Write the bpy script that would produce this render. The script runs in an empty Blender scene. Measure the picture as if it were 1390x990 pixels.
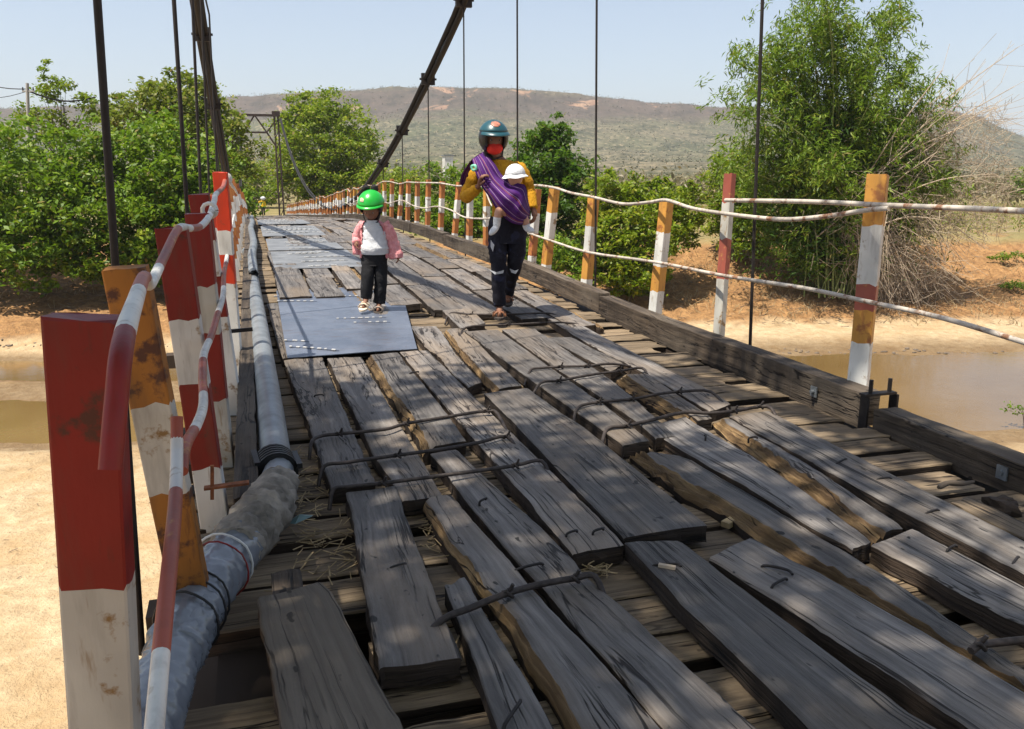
import bpy, bmesh, math, random
import numpy as np
from mathutils import Vector, Matrix, noise as mnoise
random.seed(7); RNG = np.random.default_rng(7)
scene = bpy.context.scene
COL = scene.collection
PI = math.pi

# ------------------------------------------------------------------ camera
F_PX, W_PX, H_PX = 1150.0, 1390.0, 990.0
CAM_Z = 1.25
PITCH = math.atan(263.0 / F_PX)
YAW = math.atan(357.0 / F_PX * math.cos(PITCH))
RT = Vector((math.cos(YAW), -math.sin(YAW), 0)); FW = Vector((math.sin(YAW), math.cos(YAW), 0)); UP = Vector((0, 0, 1))
EYE = Vector((0, 0, CAM_Z))
def ray(px, py):
    a = (px - W_PX / 2) / F_PX; b = -(py - H_PX / 2) / F_PX
    return RT * a + FW * (math.cos(PITCH) + b * math.sin(PITCH)) + UP * (b * math.cos(PITCH) - math.sin(PITCH))
def at_z(px, py, z): d = ray(px, py); return EYE + d * ((z - CAM_Z) / d.z)
def at_d(px, py, dist): d = ray(px, py); return EYE + d * (dist / d.dot(FW))
def at_x(px, py, x): d = ray(px, py); return EYE + d * (x / d.x)
def at_y(px, py, y): d = ray(px, py); return EYE + d * (y / d.y)
def RD(r, d, z=0.0): v = RT * r + FW * d; return Vector((v.x, v.y, z))   # metres right / ahead of the viewpoint

cam = bpy.data.cameras.new('camera'); camo = bpy.data.objects.new('camera', cam); COL.objects.link(camo)
cam.sensor_width = 36; cam.lens = 36 * F_PX / W_PX; cam.clip_start = 0.05; cam.clip_end = 9000
camo.location = EYE; camo.rotation_euler = (PI / 2 - PITCH, 0, -YAW); scene.camera = camo

# ------------------------------------------------------------------ light
SUN_EL = math.radians(67)
sh = (RT * -0.80 + FW * -0.60).normalized()
SUN = (sh * math.cos(SUN_EL) + UP * math.sin(SUN_EL)).normalized()
sl = bpy.data.lights.new('sun', 'SUN'); so = bpy.data.objects.new('sun', sl); COL.objects.link(so)
sl.energy = 5.0; sl.angle = math.radians(0.55); sl.color = (1.0, 0.93, 0.80)
so.rotation_euler = SUN.to_track_quat('Z', 'Y').to_euler(); so.location = (0, 0, 60)
wd = bpy.data.worlds.new('World'); scene.world = wd; wd.use_nodes = True
nt = wd.node_tree; bg = nt.nodes['Background']; sk = nt.nodes.new('ShaderNodeTexSky')
sk.sky_type = 'NISHITA'; sk.sun_disc = False; sk.sun_elevation = SUN_EL; sk.sun_rotation = math.atan2(SUN.x, SUN.y)
sk.air_density = 1.0; sk.dust_density = 1.6; sk.ozone_density = 2.5; sk.altitude = 0
hsv = nt.nodes.new('ShaderNodeHueSaturation'); hsv.inputs['Saturation'].default_value = 0.72; nt.links.new(sk.outputs[0], hsv.inputs['Color']); nt.links.new(hsv.outputs[0], bg.inputs[0]); bg.inputs[1].default_value = 0.10
vs = scene.view_settings; vs.view_transform = 'Standard'; vs.look = 'None'; vs.exposure = 0.78; vs.gamma = 1; vs.use_curve_mapping = False
scene.cycles.max_bounces = 6; scene.cycles.diffuse_bounces = 3; scene.cycles.glossy_bounces = 2
scene.cycles.transmission_bounces = 3; scene.cycles.volume_bounces = 0; scene.cycles.transparent_max_bounces = 6

# ------------------------------------------------------------------ materials
class NT:
    def __init__(s, name):
        s.m = bpy.data.materials.new(name); s.m.use_nodes = True; s.t = s.m.node_tree; s.t.nodes.clear()
        s.out = s.n('ShaderNodeOutputMaterial'); s.b = s.n('ShaderNodeBsdfPrincipled'); s.l(s.b.outputs[0], s.out.inputs[0])
    def n(s, t, **k):
        x = s.t.nodes.new(t)
        for a, b in k.items(): setattr(x, a, b)
        return x
    def l(s, a, b): s.t.links.new(a, b)
    def put(s, sock, v):
        if hasattr(v, 'is_output'): s.l(v, sock)
        else: sock.default_value = v
    def coord(s, kind='Object', scale=(1, 1, 1), obj_rand=True):
        c = s.n('ShaderNodeTexCoord'); mp = s.n('ShaderNodeMapping'); mp.inputs['Scale'].default_value = scale
        s.l(c.outputs[kind], mp.inputs[0])
        if obj_rand:
            oi = s.n('ShaderNodeObjectInfo'); mu = s.n('ShaderNodeMath', operation='MULTIPLY'); mu.inputs[1].default_value = 37.0
            s.l(oi.outputs['Random'], mu.inputs[0]); cb = s.n('ShaderNodeCombineXYZ')
            for i in range(3): s.l(mu.outputs[0], cb.inputs[i])
            s.l(cb.outputs[0], mp.inputs['Location'])
        return mp.outputs[0]
    def noise(s, vec, scale, detail=4, rough=0.55, dist=0.0):
        x = s.n('ShaderNodeTexNoise'); s.l(vec, x.inputs['Vector']); x.inputs['Scale'].default_value = scale
        x.inputs['Detail'].default_value = detail; x.inputs['Roughness'].default_value = rough; x.inputs['Distortion'].default_value = dist
        return x.outputs['Fac']
    def ramp(s, fac, stops):
        x = s.n('ShaderNodeValToRGB'); s.l(fac, x.inputs[0]); e = x.color_ramp.elements
        while len(e) < len(stops): e.new(0.5)
        for q, (p, c) in zip(e, stops):
            q.position = p; q.color = (c, c, c, 1) if isinstance(c, (int, float)) else (*c, 1)
        return x.outputs[0]
    def mix(s, fac, a, b, mode='MIX'):
        x = s.n('ShaderNodeMix', data_type='RGBA', blend_type=mode)
        for i, v in ((0, fac), (6, a), (7, b)):
            if isinstance(v, tuple): v = (*v, 1)[:4]
            s.put(x.inputs[i], v)
        return x.outputs[2]
    def bump(s, h, strength, dist=0.02):
        x = s.n('ShaderNodeBump'); x.inputs['Strength'].default_value = strength; x.inputs['Distance'].default_value = dist
        s.l(h, x.inputs['Height']); s.l(x.outputs[0], s.b.inputs['Normal'])
    def fin(s, col, rough=0.8, metal=0.0, spec=0.4):
        s.put(s.b.inputs['Base Color'], (*col, 1) if isinstance(col, tuple) else col)
        s.put(s.b.inputs['Roughness'], rough); s.b.inputs['Metallic'].default_value = metal
        s.b.inputs['Specular IOR Level'].default_value = spec
        return s.m
    def obj_random(s): return s.n('ShaderNodeObjectInfo').outputs['Random']

def wood(name, dark, light, crack=1.0, stain=0.5, bump=0.5, rough=0.72, tint=None, spec=0.35):
    """weathered timber: grain runs along U of the UV map (metres)"""
    t = NT(name)
    g = t.coord('UV', (1.6, 38, 1)); g2 = t.coord('UV', (0.55, 9, 1)); p = t.coord('UV', (3.0, 5.5, 1)); f = t.coord('UV', (9, 150, 1))
    grain = t.noise(g, 1.0, 5, 0.6, 0.6); fine = t.noise(f, 1.0, 3, 0.6); blot = t.noise(p, 1.0, 5, 0.6)
    col = t.mix(t.ramp(grain, [(0.3, 0.0), (0.72, 1.0)]), dark, light)
    col = t.mix(t.ramp(blot, [(0.36, 0.0), (0.66, 1.0)]), t.mix(0.45, col, dark), col)
    if tint: col = t.mix(t.ramp(t.noise(t.coord('UV', (0.9, 2.2, 1)), 1.0, 3), [(0.46, 0.0), (0.68, 0.75)]), col, tint)
    rv = t.n('ShaderNodeMapRange'); t.l(t.obj_random(), rv.inputs[0]); rv.inputs[3].default_value = 0.66; rv.inputs[4].default_value = 1.22
    hs = t.n('ShaderNodeHueSaturation'); t.l(col, hs.inputs['Color']); t.l(rv.outputs[0], hs.inputs['Value']); col = hs.outputs[0]
    # long drying cracks
    ck = t.noise(g2, 1.0, 4, 0.55, 1.2); band = t.ramp(ck, [(0.480, 1.0), (0.4925, 0.0), (0.5005, 0.0), (0.512, 1.0)])
    gate = t.ramp(t.noise(t.coord('UV', (1.3, 6, 1)), 1.0, 2), [(0.40, 0.0), (0.50, 1.0)])
    g3 = t.coord('UV', (2.6, 55, 1)); ck2 = t.ramp(t.noise(g3, 1.0, 3, 0.5, 0.8), [(0.27, 0.0), (0.33, 1.0)])
    line = t.mix(gate, (1, 1, 1), band); line = t.mix(1.0, line, t.mix(t.ramp(blot, [(0.45, 0.0), (0.6, 0.9)]), (1, 1, 1), ck2), 'MULTIPLY')
    col = t.mix(crack, col, t.mix(1.0, col, t.mix(line, (0.10, 0.08, 0.07), (1, 1, 1)), 'MULTIPLY'))
    sp = t.ramp(t.noise(t.coord('UV', (16, 26, 1)), 1.0, 2, 0.4), [(0.70, 0.0), (0.745, stain)])
    col = t.mix(sp, col, tuple(c * 0.22 for c in dark))
    big = t.ramp(t.noise(t.coord('UV', (1.1, 3.2, 1)), 1.0, 6, 0.7), [(0.52, 0.0), (0.72, 0.62)]); col = t.mix(big, col, tuple(c * 0.35 for c in dark))
    h = t.mix(0.5, grain, fine); h = t.mix(crack, h, t.mix(1.0, h, line, 'MULTIPLY')); t.bump(h, bump, 0.012)
    return t.fin(col, rough, 0, spec)

M = {}
M['plank'] = wood('weathered_plank', (0.070, 0.062, 0.058), (0.270, 0.247, 0.232), 1.0, 0.95, 1.0, 0.64, (0.23, 0.175, 0.125), 0.32)
M['plank_edge'] = wood('plank_edge', (0.018, 0.012, 0.009), (0.085, 0.058, 0.040), 1.0, 0.3, 1.0, 0.85)  # brown side wood, with the shade of the deck gaps put into its colour
M['timber'] = wood('cross_timber', (0.095, 0.066, 0.042), (0.36, 0.27, 0.17), 1.0, 0.6, 0.8, 0.8, (0.15, 0.115, 0.08))
M['rotten'] = wood('rotten_wood', (0.075, 0.042, 0.020), (0.40, 0.265, 0.125), 1.0, 0.3, 1.0, 0.85)
M['kerb'] = wood('kerb_timber', (0.022, 0.015, 0.011), (0.135, 0.100, 0.070), 1.0, 0.9, 0.8, 0.8, (0.13, 0.105, 0.08))
M['board'] = wood('loose_board', (0.075, 0.060, 0.046), (0.135, 0.112, 0.088), 0.8, 0.8, 0.7, 0.8)

def paint(name, col, under, wear=0.5, rough=0.5):
    t = NT(name); v = t.coord('Object', (1, 1, 1)); n1 = t.noise(v, 9, 6, 0.65); n2 = t.noise(t.coord('Object', (30, 30, 5)), 1, 4, 0.6)
    n3 = t.noise(v, 3.0, 3)
    c = t.mix(t.ramp(n3, [(0.35, 0.0), (0.7, 0.8)]), col, tuple(x * 0.55 for x in col))
    w = t.ramp(n1, [(0.66 - 0.16 * wear, 0.0), (0.72 - 0.14 * wear, 1.0)]); w2 = t.ramp(n2, [(0.66 - 0.1 * wear, 0.0), (0.74 - 0.1 * wear, 1.0)])
    c = t.mix(w2, c, t.mix(0.55, c, under)); c = t.mix(w, c, under); gr = t.noise(t.coord('Object', (16, 16, 2.2)), 1, 5, 0.65); c = t.mix(t.ramp(gr, [(0.50, 0.0), (0.72, 0.55)]), c, t.mix(0.7, c, (0.08, 0.055, 0.04))); t.bump(t.mix(0.5, n1, n2), 0.35, 0.006)
    return t.fin(c, rough, 0, 0.4)
M['red'] = paint('shaded_red_paint', (0.215, 0.008, 0.006), (0.07, 0.018, 0.012), 0.3, 0.5)  # red of the near boards, tree shade put into the colour
M['redsunlit'] = paint('sunlit_red_paint', (0.62, 0.045, 0.012), (0.30, 0.05, 0.02), 0.1, 0.5)  # same red for posts in the sun, sunlight put into the colour
M['brownred'] = paint('faded_red_paint', (0.34, 0.085, 0.055), (0.42, 0.22, 0.06), 0.5)
M['white'] = paint('white_paint', (0.70, 0.69, 0.66), (0.25, 0.17, 0.10), 0.4)
M['whiteworn'] = paint('worn_white_paint', (0.50, 0.48, 0.43), (0.22, 0.13, 0.05), 0.45, 0.6)
M['yellow'] = paint('ochre_wood', (0.56, 0.27, 0.05), (0.30, 0.11, 0.03), 0.7, 0.6)
M['orange'] = paint('orange_brown_paint', (0.45, 0.17, 0.045), (0.25, 0.07, 0.03), 0.7, 0.6)
M['rusty'] = paint('rusty_paint', (0.33, 0.13, 0.02), (0.07, 0.025, 0.014), 0.8, 0.7)
M['rope'] = paint('painted_wire_rope', (0.56, 0.50, 0.43), (0.20, 0.10, 0.055), 0.75, 0.6)

def plain(name, col, rough=0.6, metal=0.0, var=0.25, scale=12, spec=0.4, bump=0.15):
    t = NT(name); n = t.noise(t.coord('Object'), scale, 5, 0.6)
    c = t.mix(t.ramp(n, [(0.3, 0.0), (0.7, 1.0)]), tuple(x * (1 - var) for x in col), tuple(min(1, x * (1 + var)) for x in col))
    if bump: t.bump(n, bump, 0.01)
    return t.fin(c, rough, metal, spec)
M['iron'] = plain('dark_iron', (0.018, 0.014, 0.013), 0.6, 0.1, 0.4, 30)
M['rebar'] = plain('lashing_rod_iron', (0.050, 0.040, 0.036), 0.6, 0.4, 0.5, 40)
M['rust'] = plain('rust', (0.16, 0.055, 0.022), 0.85, 0.1, 0.5, 40)
M['cable'] = plain('tarred_cable', (0.012, 0.010, 0.010), 0.7, 0.0, 0.4, 25)
M['galv'] = plain('galvanised_pipe', (0.185, 0.20, 0.215), 0.42, 0.3, 0.4, 7, 0.5)
M['wrapgrey'] = plain('plastic_wrap', (0.17, 0.185, 0.21), 0.22, 0.0, 0.3, 4, 0.6, 0.6)
M['wrapcloth'] = plain('cloth_wrap', (0.21, 0.185, 0.155), 0.8, 0.0, 0.6, 11, 0.3, 1.0)
M['rubber'] = plain('black_rubber', (0.012, 0.012, 0.013), 0.5, 0, 0.3)
M['towersteel'] = plain('tower_steel', (0.05, 0.032, 0.026), 0.7, 0.2, 0.4, 3)
M['concrete'] = plain('concrete', (0.34, 0.32, 0.29), 0.85, 0, 0.2, 5)
def sheetmat():
    t = NT('blue_grey_steel'); v = t.coord('Object'); n = t.noise(v, 3, 5, 0.6); n2 = t.noise(v, 25, 3)
    c = t.mix(t.ramp(n, [(0.3, 0.0), (0.7, 1.0)]), (0.075, 0.093, 0.135), (0.150, 0.172, 0.225)); c = t.mix(t.ramp(n2, [(0.64, 0.0), (0.72, 0.6)]), c, (0.07, 0.06, 0.055))
    r_ = t.noise(t.coord('Object', (2, 9, 1)), 2.2, 6, 0.7); c = t.mix(t.ramp(r_, [(0.56, 0.0), (0.66, 0.55)]), c, (0.10, 0.065, 0.045)); t.bump(t.mix(0.3, n, n2), 0.5, 0.02); return t.fin(c, t.ramp(n, [(0.3, 0.34), (0.7, 0.5)]), 0.25, 0.5)
M['sheet'] = sheetmat()
M['sheetgrey'] = plain('grey_steel', (0.17, 0.175, 0.185), .5, .15, .35, 4, .4, .2)
M['bead'] = plain('worn_bright_steel', (0.72, 0.70, 0.67), 0.4, 0.3, 0.3, 60)

def leaf(name, a, b, c=None, trans=0.42):
    t = NT(name); geo = t.n('ShaderNodeNewGeometry'); r = geo.outputs['Random Per Island']
    stops = [(0.0, a), (0.7, b)] + ([(1.0, c)] if c else [])
    col = t.ramp(r, stops); col = t.mix(t.ramp(t.noise(t.coord('Object', (1, 1, 1)), 0.55, 3), [(0.38, 0.0), (0.64, 0.75)]), col, t.mix(0.5, col, b))
    col = t.mix(t.ramp(t.noise(t.coord('Object', (1, 1, 1)), 1.3, 3), [(0.56, 0.0), (0.70, 0.55)]), col, tuple(min(.4, q * k) for q, k in zip(c or b, (1.25, 1.0, 1.0)))); col = t.mix(t.ramp(r, [(0.955, 0.0), (0.965, 0.8)]), col, (0.20, 0.13, 0.05))
    t.fin(col, 0.5, 0, 0.35)
    tr = t.n('ShaderNodeBsdfTranslucent'); t.l(t.mix(0.4, col, (0.16, 0.30, 0.01)), tr.inputs[0]); mx = t.n('ShaderNodeMixShader'); mx.inputs[0].default_value = trans
    t.l(t.b.outputs[0], mx.inputs[1]); t.l(tr.outputs[0], mx.inputs[2]); t.l(mx.outputs[0], t.out.inputs[0])
    return t.m
M['leaf_green'] = leaf('green_leaf', (0.055, 0.115, 0.006), (0.14, 0.235, 0.012), (0.27, 0.345, 0.025))
M['leaf_olive'] = leaf('olive_leaf', (0.075, 0.105, 0.010), (0.17, 0.20, 0.02), (0.28, 0.26, 0.045))
M['leaf_yellow'] = leaf('yellow_green_leaf', (0.07, 0.13, 0.006), (0.20, 0.265, 0.012), (0.35, 0.35, 0.025))
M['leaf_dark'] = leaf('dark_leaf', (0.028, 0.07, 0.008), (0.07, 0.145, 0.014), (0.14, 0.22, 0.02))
M['leaf_bamboo'] = leaf('bamboo_leaf', (0.06, 0.115, 0.010), (0.15, 0.235, 0.018), (0.30, 0.35, 0.05))
M['leaf_dry'] = leaf('dry_leaf', (0.16, 0.12, 0.06), (0.26, 0.21, 0.09), (0.24, 0.25, 0.07), 0.2)
M['bark'] = plain('bark', (0.13, 0.10, 0.075), 0.9, 0, 0.4, 6)
M['cane'] = plain('dry_cane', (0.40, 0.32, 0.235), 0.8, 0, 0.3, 5)
M['culm'] = plain('bamboo_culm', (0.17, 0.20, 0.06), 0.55, 0, 0.4, 2)
M['straw'] = plain('straw', (0.32, 0.235, 0.125), 0.85, 0, 0.5, 15)

def ground_mat():
    t = NT('river_bank_ground'); geo = t.n('ShaderNodeNewGeometry'); pos = geo.outputs['Position']
    sx = t.n('ShaderNodeSeparateXYZ'); t.l(pos, sx.inputs[0])
    n1 = t.noise(pos, 0.35, 6, 0.6); n2 = t.noise(pos, 2.2, 5, 0.65); n3 = t.noise(pos, 9.0, 4, 0.7); n0 = t.noise(pos, 0.07, 4, 0.5)
    sand = t.mix(t.ramp(n2, [(0.3, 0.0), (0.7, 1.0)]), (0.34, 0.245, 0.145), (0.52, 0.405, 0.255))
    sand = t.mix(t.ramp(n1, [(0.38, 0.5), (0.55, 0.0)]), sand, (0.34, 0.215, 0.10))
    sand = t.mix(t.ramp(t.noise(pos, 0.9, 5, 0.7, 1.5), [(0.52, 0.0), (0.66, 0.6)]), sand, (0.36, 0.24, 0.12)); sand = t.mix(t.ramp(n3, [(0.64, 0.0), (0.72, 0.6)]), sand, (0.22, 0.14, 0.07))
    dirt = t.mix(t.ramp(n2, [(0.3, 0.0), (0.7, 1.0)]), (0.175, 0.088, 0.036), (0.40, 0.225, 0.095))
    dirt = t.mix(t.ramp(n3, [(0.5, 0.0), (0.66, 0.7)]), dirt, (0.12, 0.078, 0.042))
    field = t.mix(t.ramp(n1, [(0.35, 0.0), (0.65, 1.0)]), (0.15, 0.14, 0.055), (0.27, 0.21, 0.10))
    ad = t.n('ShaderNodeMath', operation='MULTIPLY_ADD'); t.l(n1, ad.inputs[0]); ad.inputs[1].default_value = 0.9; t.l(sx.outputs[2], ad.inputs[2])
    c = t.mix(t.ramp_range(ad.outputs[0], -6.28, -6.02), sand, dirt)
    c = t.mix(t.ramp_range(ad.outputs[0], -3.15, -2.8), c, field)
    wet = t.ramp_range(sx.outputs[2], -7.12, -6.93)
    c = t.mix(wet, t.mix(1.0, c, (0.46, 0.42, 0.38), 'MULTIPLY'), c)
    n5 = t.noise(pos, 1.1, 3, 0.5, 0.8); t.bump(t.mix(0.22, t.mix(0.5, n2, n5), n3), 1.0, 0.30)
    return t.fin(c, 0.9, 0, 0.2)
def _rr(s, v, a, b):
    x = s.n('ShaderNodeMapRange'); s.l(v, x.inputs[0]); x.inputs[1].default_value = a; x.inputs[2].default_value = b; return x.outputs[0]
NT.ramp_range = _rr
M['ground'] = ground_mat()
def water_mat():
    t = NT('muddy_river_water'); v = t.coord('Object', obj_rand=False); n = t.noise(v, 1.6, 4, 0.6); n2 = t.noise(v, 0.12, 3)
    c = t.mix(t.ramp(n2, [(0.35, 0.0), (0.65, 1.0)]), (0.135, 0.082, 0.030), (0.18, 0.115, 0.048)); t.bump(n, 0.12, 0.06)
    return t.fin(c, 0.12, 0, 0.5)
M['water'] = water_mat()
def hill_mat():
    t = NT('dry_wooded_hill'); geo = t.n('ShaderNodeNewGeometry'); pos = geo.outputs['Position']; sx = t.n('ShaderNodeSeparateXYZ'); t.l(pos, sx.inputs[0])
    mp = t.n('ShaderNodeMapping'); mp.inputs['Scale'].default_value = (1, 1, .45); t.l(pos, mp.inputs[0]); q = mp.outputs[0]
    n1 = t.noise(q, 0.006, 6, 0.6); n2 = t.noise(q, 0.028, 6, 0.7); n3 = t.noise(q, 0.016, 7, 0.68, 0.6); n4 = t.noise(q, 0.17, 4, 0.7)
    c = t.mix(t.ramp(n1, [(0.35, 0.0), (0.65, 1.0)]), (0.080, 0.088, 0.046), (0.142, 0.122, 0.080))
    c = t.mix(t.ramp(n2, [(0.46, 0.0), (0.62, 0.8)]), c, (0.030, 0.038, 0.020)); c = t.mix(t.ramp(n4, [(0.5, 0.0), (0.68, 0.7)]), c, (0.035, 0.032, 0.020)); c = t.mix(t.ramp(n4, [(0.32, 0.8), (0.46, 0.0)]), c, (0.30, 0.235, 0.15))
    zz = t.n('ShaderNodeMath', operation='MULTIPLY_ADD'); t.l(n1, zz.inputs[0]); zz.inputs[1].default_value = 60; t.l(sx.outputs[2], zz.inputs[2])
    c = t.mix(t.ramp(t.ramp_range(zz.outputs[0], 85, 175), [(0.10, 0.0), (0.3, 0.8), (0.62, 0.8), (0.80, 0.0)]), c, t.mix(t.ramp(n2, [(0.4, 0.0), (0.6, 1.0)]), (0.042, 0.034, 0.032), (0.105, 0.078, 0.066)))
    cl = t.ramp(n3, [(0.585, 0.0), (0.63, 1.0)]); bd = t.n('ShaderNodeMath', operation='MULTIPLY'); t.l(cl, bd.inputs[0])
    t.l(t.ramp(t.ramp_range(sx.outputs[2], 60, 150), [(0.18, 0.0), (0.36, 1.0), (0.66, 1.0), (0.8, 0.0)]), bd.inputs[1])
    c = t.mix(bd.outputs[0], c, t.mix(t.ramp(n2, [(0.35, 0.0), (0.6, 1.0)]), (0.17, 0.10, 0.07), (0.33, 0.21, 0.135)))
    return t.fin(c, 0.95, 0, 0.1)
M['hill'] = hill_mat()
M['scrub'] = leaf('hill_scrub', (0.05, 0.055, 0.025), (0.10, 0.085, 0.05), (0.19, 0.155, 0.10), 0.1)
M['drywood'] = leaf('dry_wood_leaf', (0.15, 0.12, 0.075), (0.20, 0.165, 0.10), (0.15, 0.165, 0.06), 0.15)

# ------------------------------------------------------------------ mesh helpers
def mesh_obj(name, verts, faces, mats, parent=None, mi=None, uv=None, smooth=False):
    me = bpy.data.meshes.new(name); me.from_pydata([tuple(v) for v in verts], [], faces)
    for m in (mats if isinstance(mats, (list, tuple)) else [mats]): me.materials.append(m)
    if mi is not None: me.polygons.foreach_set('material_index', mi)
    if uv is not None:
        ul = me.uv_layers.new(name='UVMap'); idx = np.empty(len(me.loops), np.int32); me.loops.foreach_get('vertex_index', idx)
        ul.data.foreach_set('uv', np.asarray(uv, np.float32)[idx].ravel())
    if smooth is True: me.polygons.foreach_set('use_smooth', [True] * len(me.polygons))
    elif smooth: me.polygons.foreach_set('use_smooth', smooth)
    me.update(); o = bpy.data.objects.new(name, me); COL.objects.link(o)
    if parent: o.parent = parent; o.matrix_parent_inverse = Matrix.Translation(parent.location).inverted() if parent.type == 'EMPTY' else Matrix.Identity(4)
    return o
def tag(o, label, cat, group=None, kind=None):
    if label: o['label'] = label
    if cat: o['category'] = cat
    if group: o['group'] = group
    if kind: o['kind'] = kind
    return o
def under(o, part): o.parent = part; o.matrix_parent_inverse = Matrix.Identity(4); return o
def thing(name, label, cat, loc=(0, 0, 0), group=None):
    o = bpy.data.objects.new(name, None); COL.objects.link(o); o.location = loc; o.empty_display_size = 0.2
    return tag(o, label, cat, group)
class MB:
    """collects vertices and faces of one part"""
    def __init__(s): s.v = []; s.f = []; s.m = []; s.sm = []
    def add(s, vs, fs, m=0, smooth=False):
        b = len(s.v); s.v += [tuple(v) for v in vs]; s.f += [tuple(i + b for i in f) for f in fs]; s.m += [m] * len(fs); s.sm += [smooth] * len(fs)
    def box(s, c, sz, rot=None, m=0):
        x, y, z = (q / 2 for q in sz); P = [Vector((a * x, b * y, d * z)) for d in (-1, 1) for a, b in ((-1, -1), (1, -1), (1, 1), (-1, 1))]
        if rot is not None: P = [rot @ p for p in P]
        c = Vector(c); s.add([p + c for p in P], [(3, 2, 1, 0), (4, 5, 6, 7), (0, 1, 5, 4), (1, 2, 6, 5), (2, 3, 7, 6), (3, 0, 4, 7)], m)
    def bar(s, a, b, w, h=None, m=0, up=(0, 0, 1)):
        a, b = Vector(a), Vector(b); d = b - a; q = d.normalized(); u = Vector(up)
        if abs(q.dot(u)) > 0.95: u = Vector((0, 1, 0))
        sx = q.cross(u).normalized(); uz = sx.cross(q); s.box((a + b) / 2, (w, d.length, h or w), Matrix((sx, q, uz)).transposed(), m)
    def tube(s, pts, r, n=8, m=0, cap=True, smooth=True, ry=None):
        pts = [Vector(p) for p in pts]; k = len(pts); rr = r if hasattr(r, '__len__') else [r] * k
        vs = []; u = None
        for i, p in enumerate(pts):
            d = (pts[min(i + 1, k - 1)] - pts[max(i - 1, 0)]).normalized()
            if u is None:
                u = d.orthogonal().normalized()
            u = (u - d * u.dot(d))
            u = u.normalized() if u.length > 1e-6 else d.orthogonal().normalized()
            w = d.cross(u)
            for j in range(n):
                a = 2 * PI * j / n; vs.append(p + (u * math.cos(a) + w * math.sin(a)) * rr[i])
        fs = [(i * n + j, i * n + (j + 1) % n, (i + 1) * n + (j + 1) % n, (i + 1) * n + j) for i in range(k - 1) for j in range(n)]
        s.add(vs, fs, m, smooth)
        if cap: s.add(vs[:n], [tuple(range(n))[::-1]], m); s.add(vs[-n:], [tuple(range(n))], m)
    def ball(s, c, rx, ry=None, rz=None, m=0, nu=14, nv=9, rot=None, v0=0.0, v1=1.0):
        ry = ry or rx; rz = rz or rx; vs = []; c = Vector(c)
        for i in range(nv + 1):
            t = PI * (v0 + (v1 - v0) * i / nv)
            for j in range(nu):
                a = 2 * PI * j / nu; p = Vector((rx * math.sin(t) * math.cos(a), ry * math.sin(t) * math.sin(a), rz * math.cos(t)))
                if rot is not None: p = rot @ p
                vs.append(c + p)
        s.add(vs, [(i * nu + j, (i + 1) * nu + j, (i + 1) * nu + (j + 1) % nu, i * nu + (j + 1) % nu) for i in range(nv) for j in range(nu)], m, True)
    def build(s, name, mats, parent=None): return mesh_obj(name, s.v, s.f, mats, parent, s.m, None, s.sm)
def smooth_path(pts, n=6):
    """Catmull-Rom through the points"""
    P = [Vector(p) for p in pts]; out = []
    for i in range(len(P) - 1):
        a, b, c, d = P[max(i - 1, 0)], P[i], P[i + 1], P[min(i + 2, len(P) - 1)]
        for k in range(n):
            t = k / n; out.append(0.5 * ((2 * b) + (c - a) * t + (2 * a - 5 * b + 4 * c - d) * t * t + (3 * b - a - 3 * c + d) * t ** 3))
    out.append(P[-1]); return out
def resample(pts, n):
    P = np.array([tuple(p) for p in pts], float); s = np.r_[0, np.cumsum(np.linalg.norm(np.diff(P, axis=0), axis=1))]; t = np.linspace(0, s[-1], n)
    return np.stack([np.interp(t, s, P[:, k]) for k in range(P.shape[1])], 1)
def nz(x, y=0.0, z=0.0): return mnoise.noise(Vector((x, y, z)))

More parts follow.
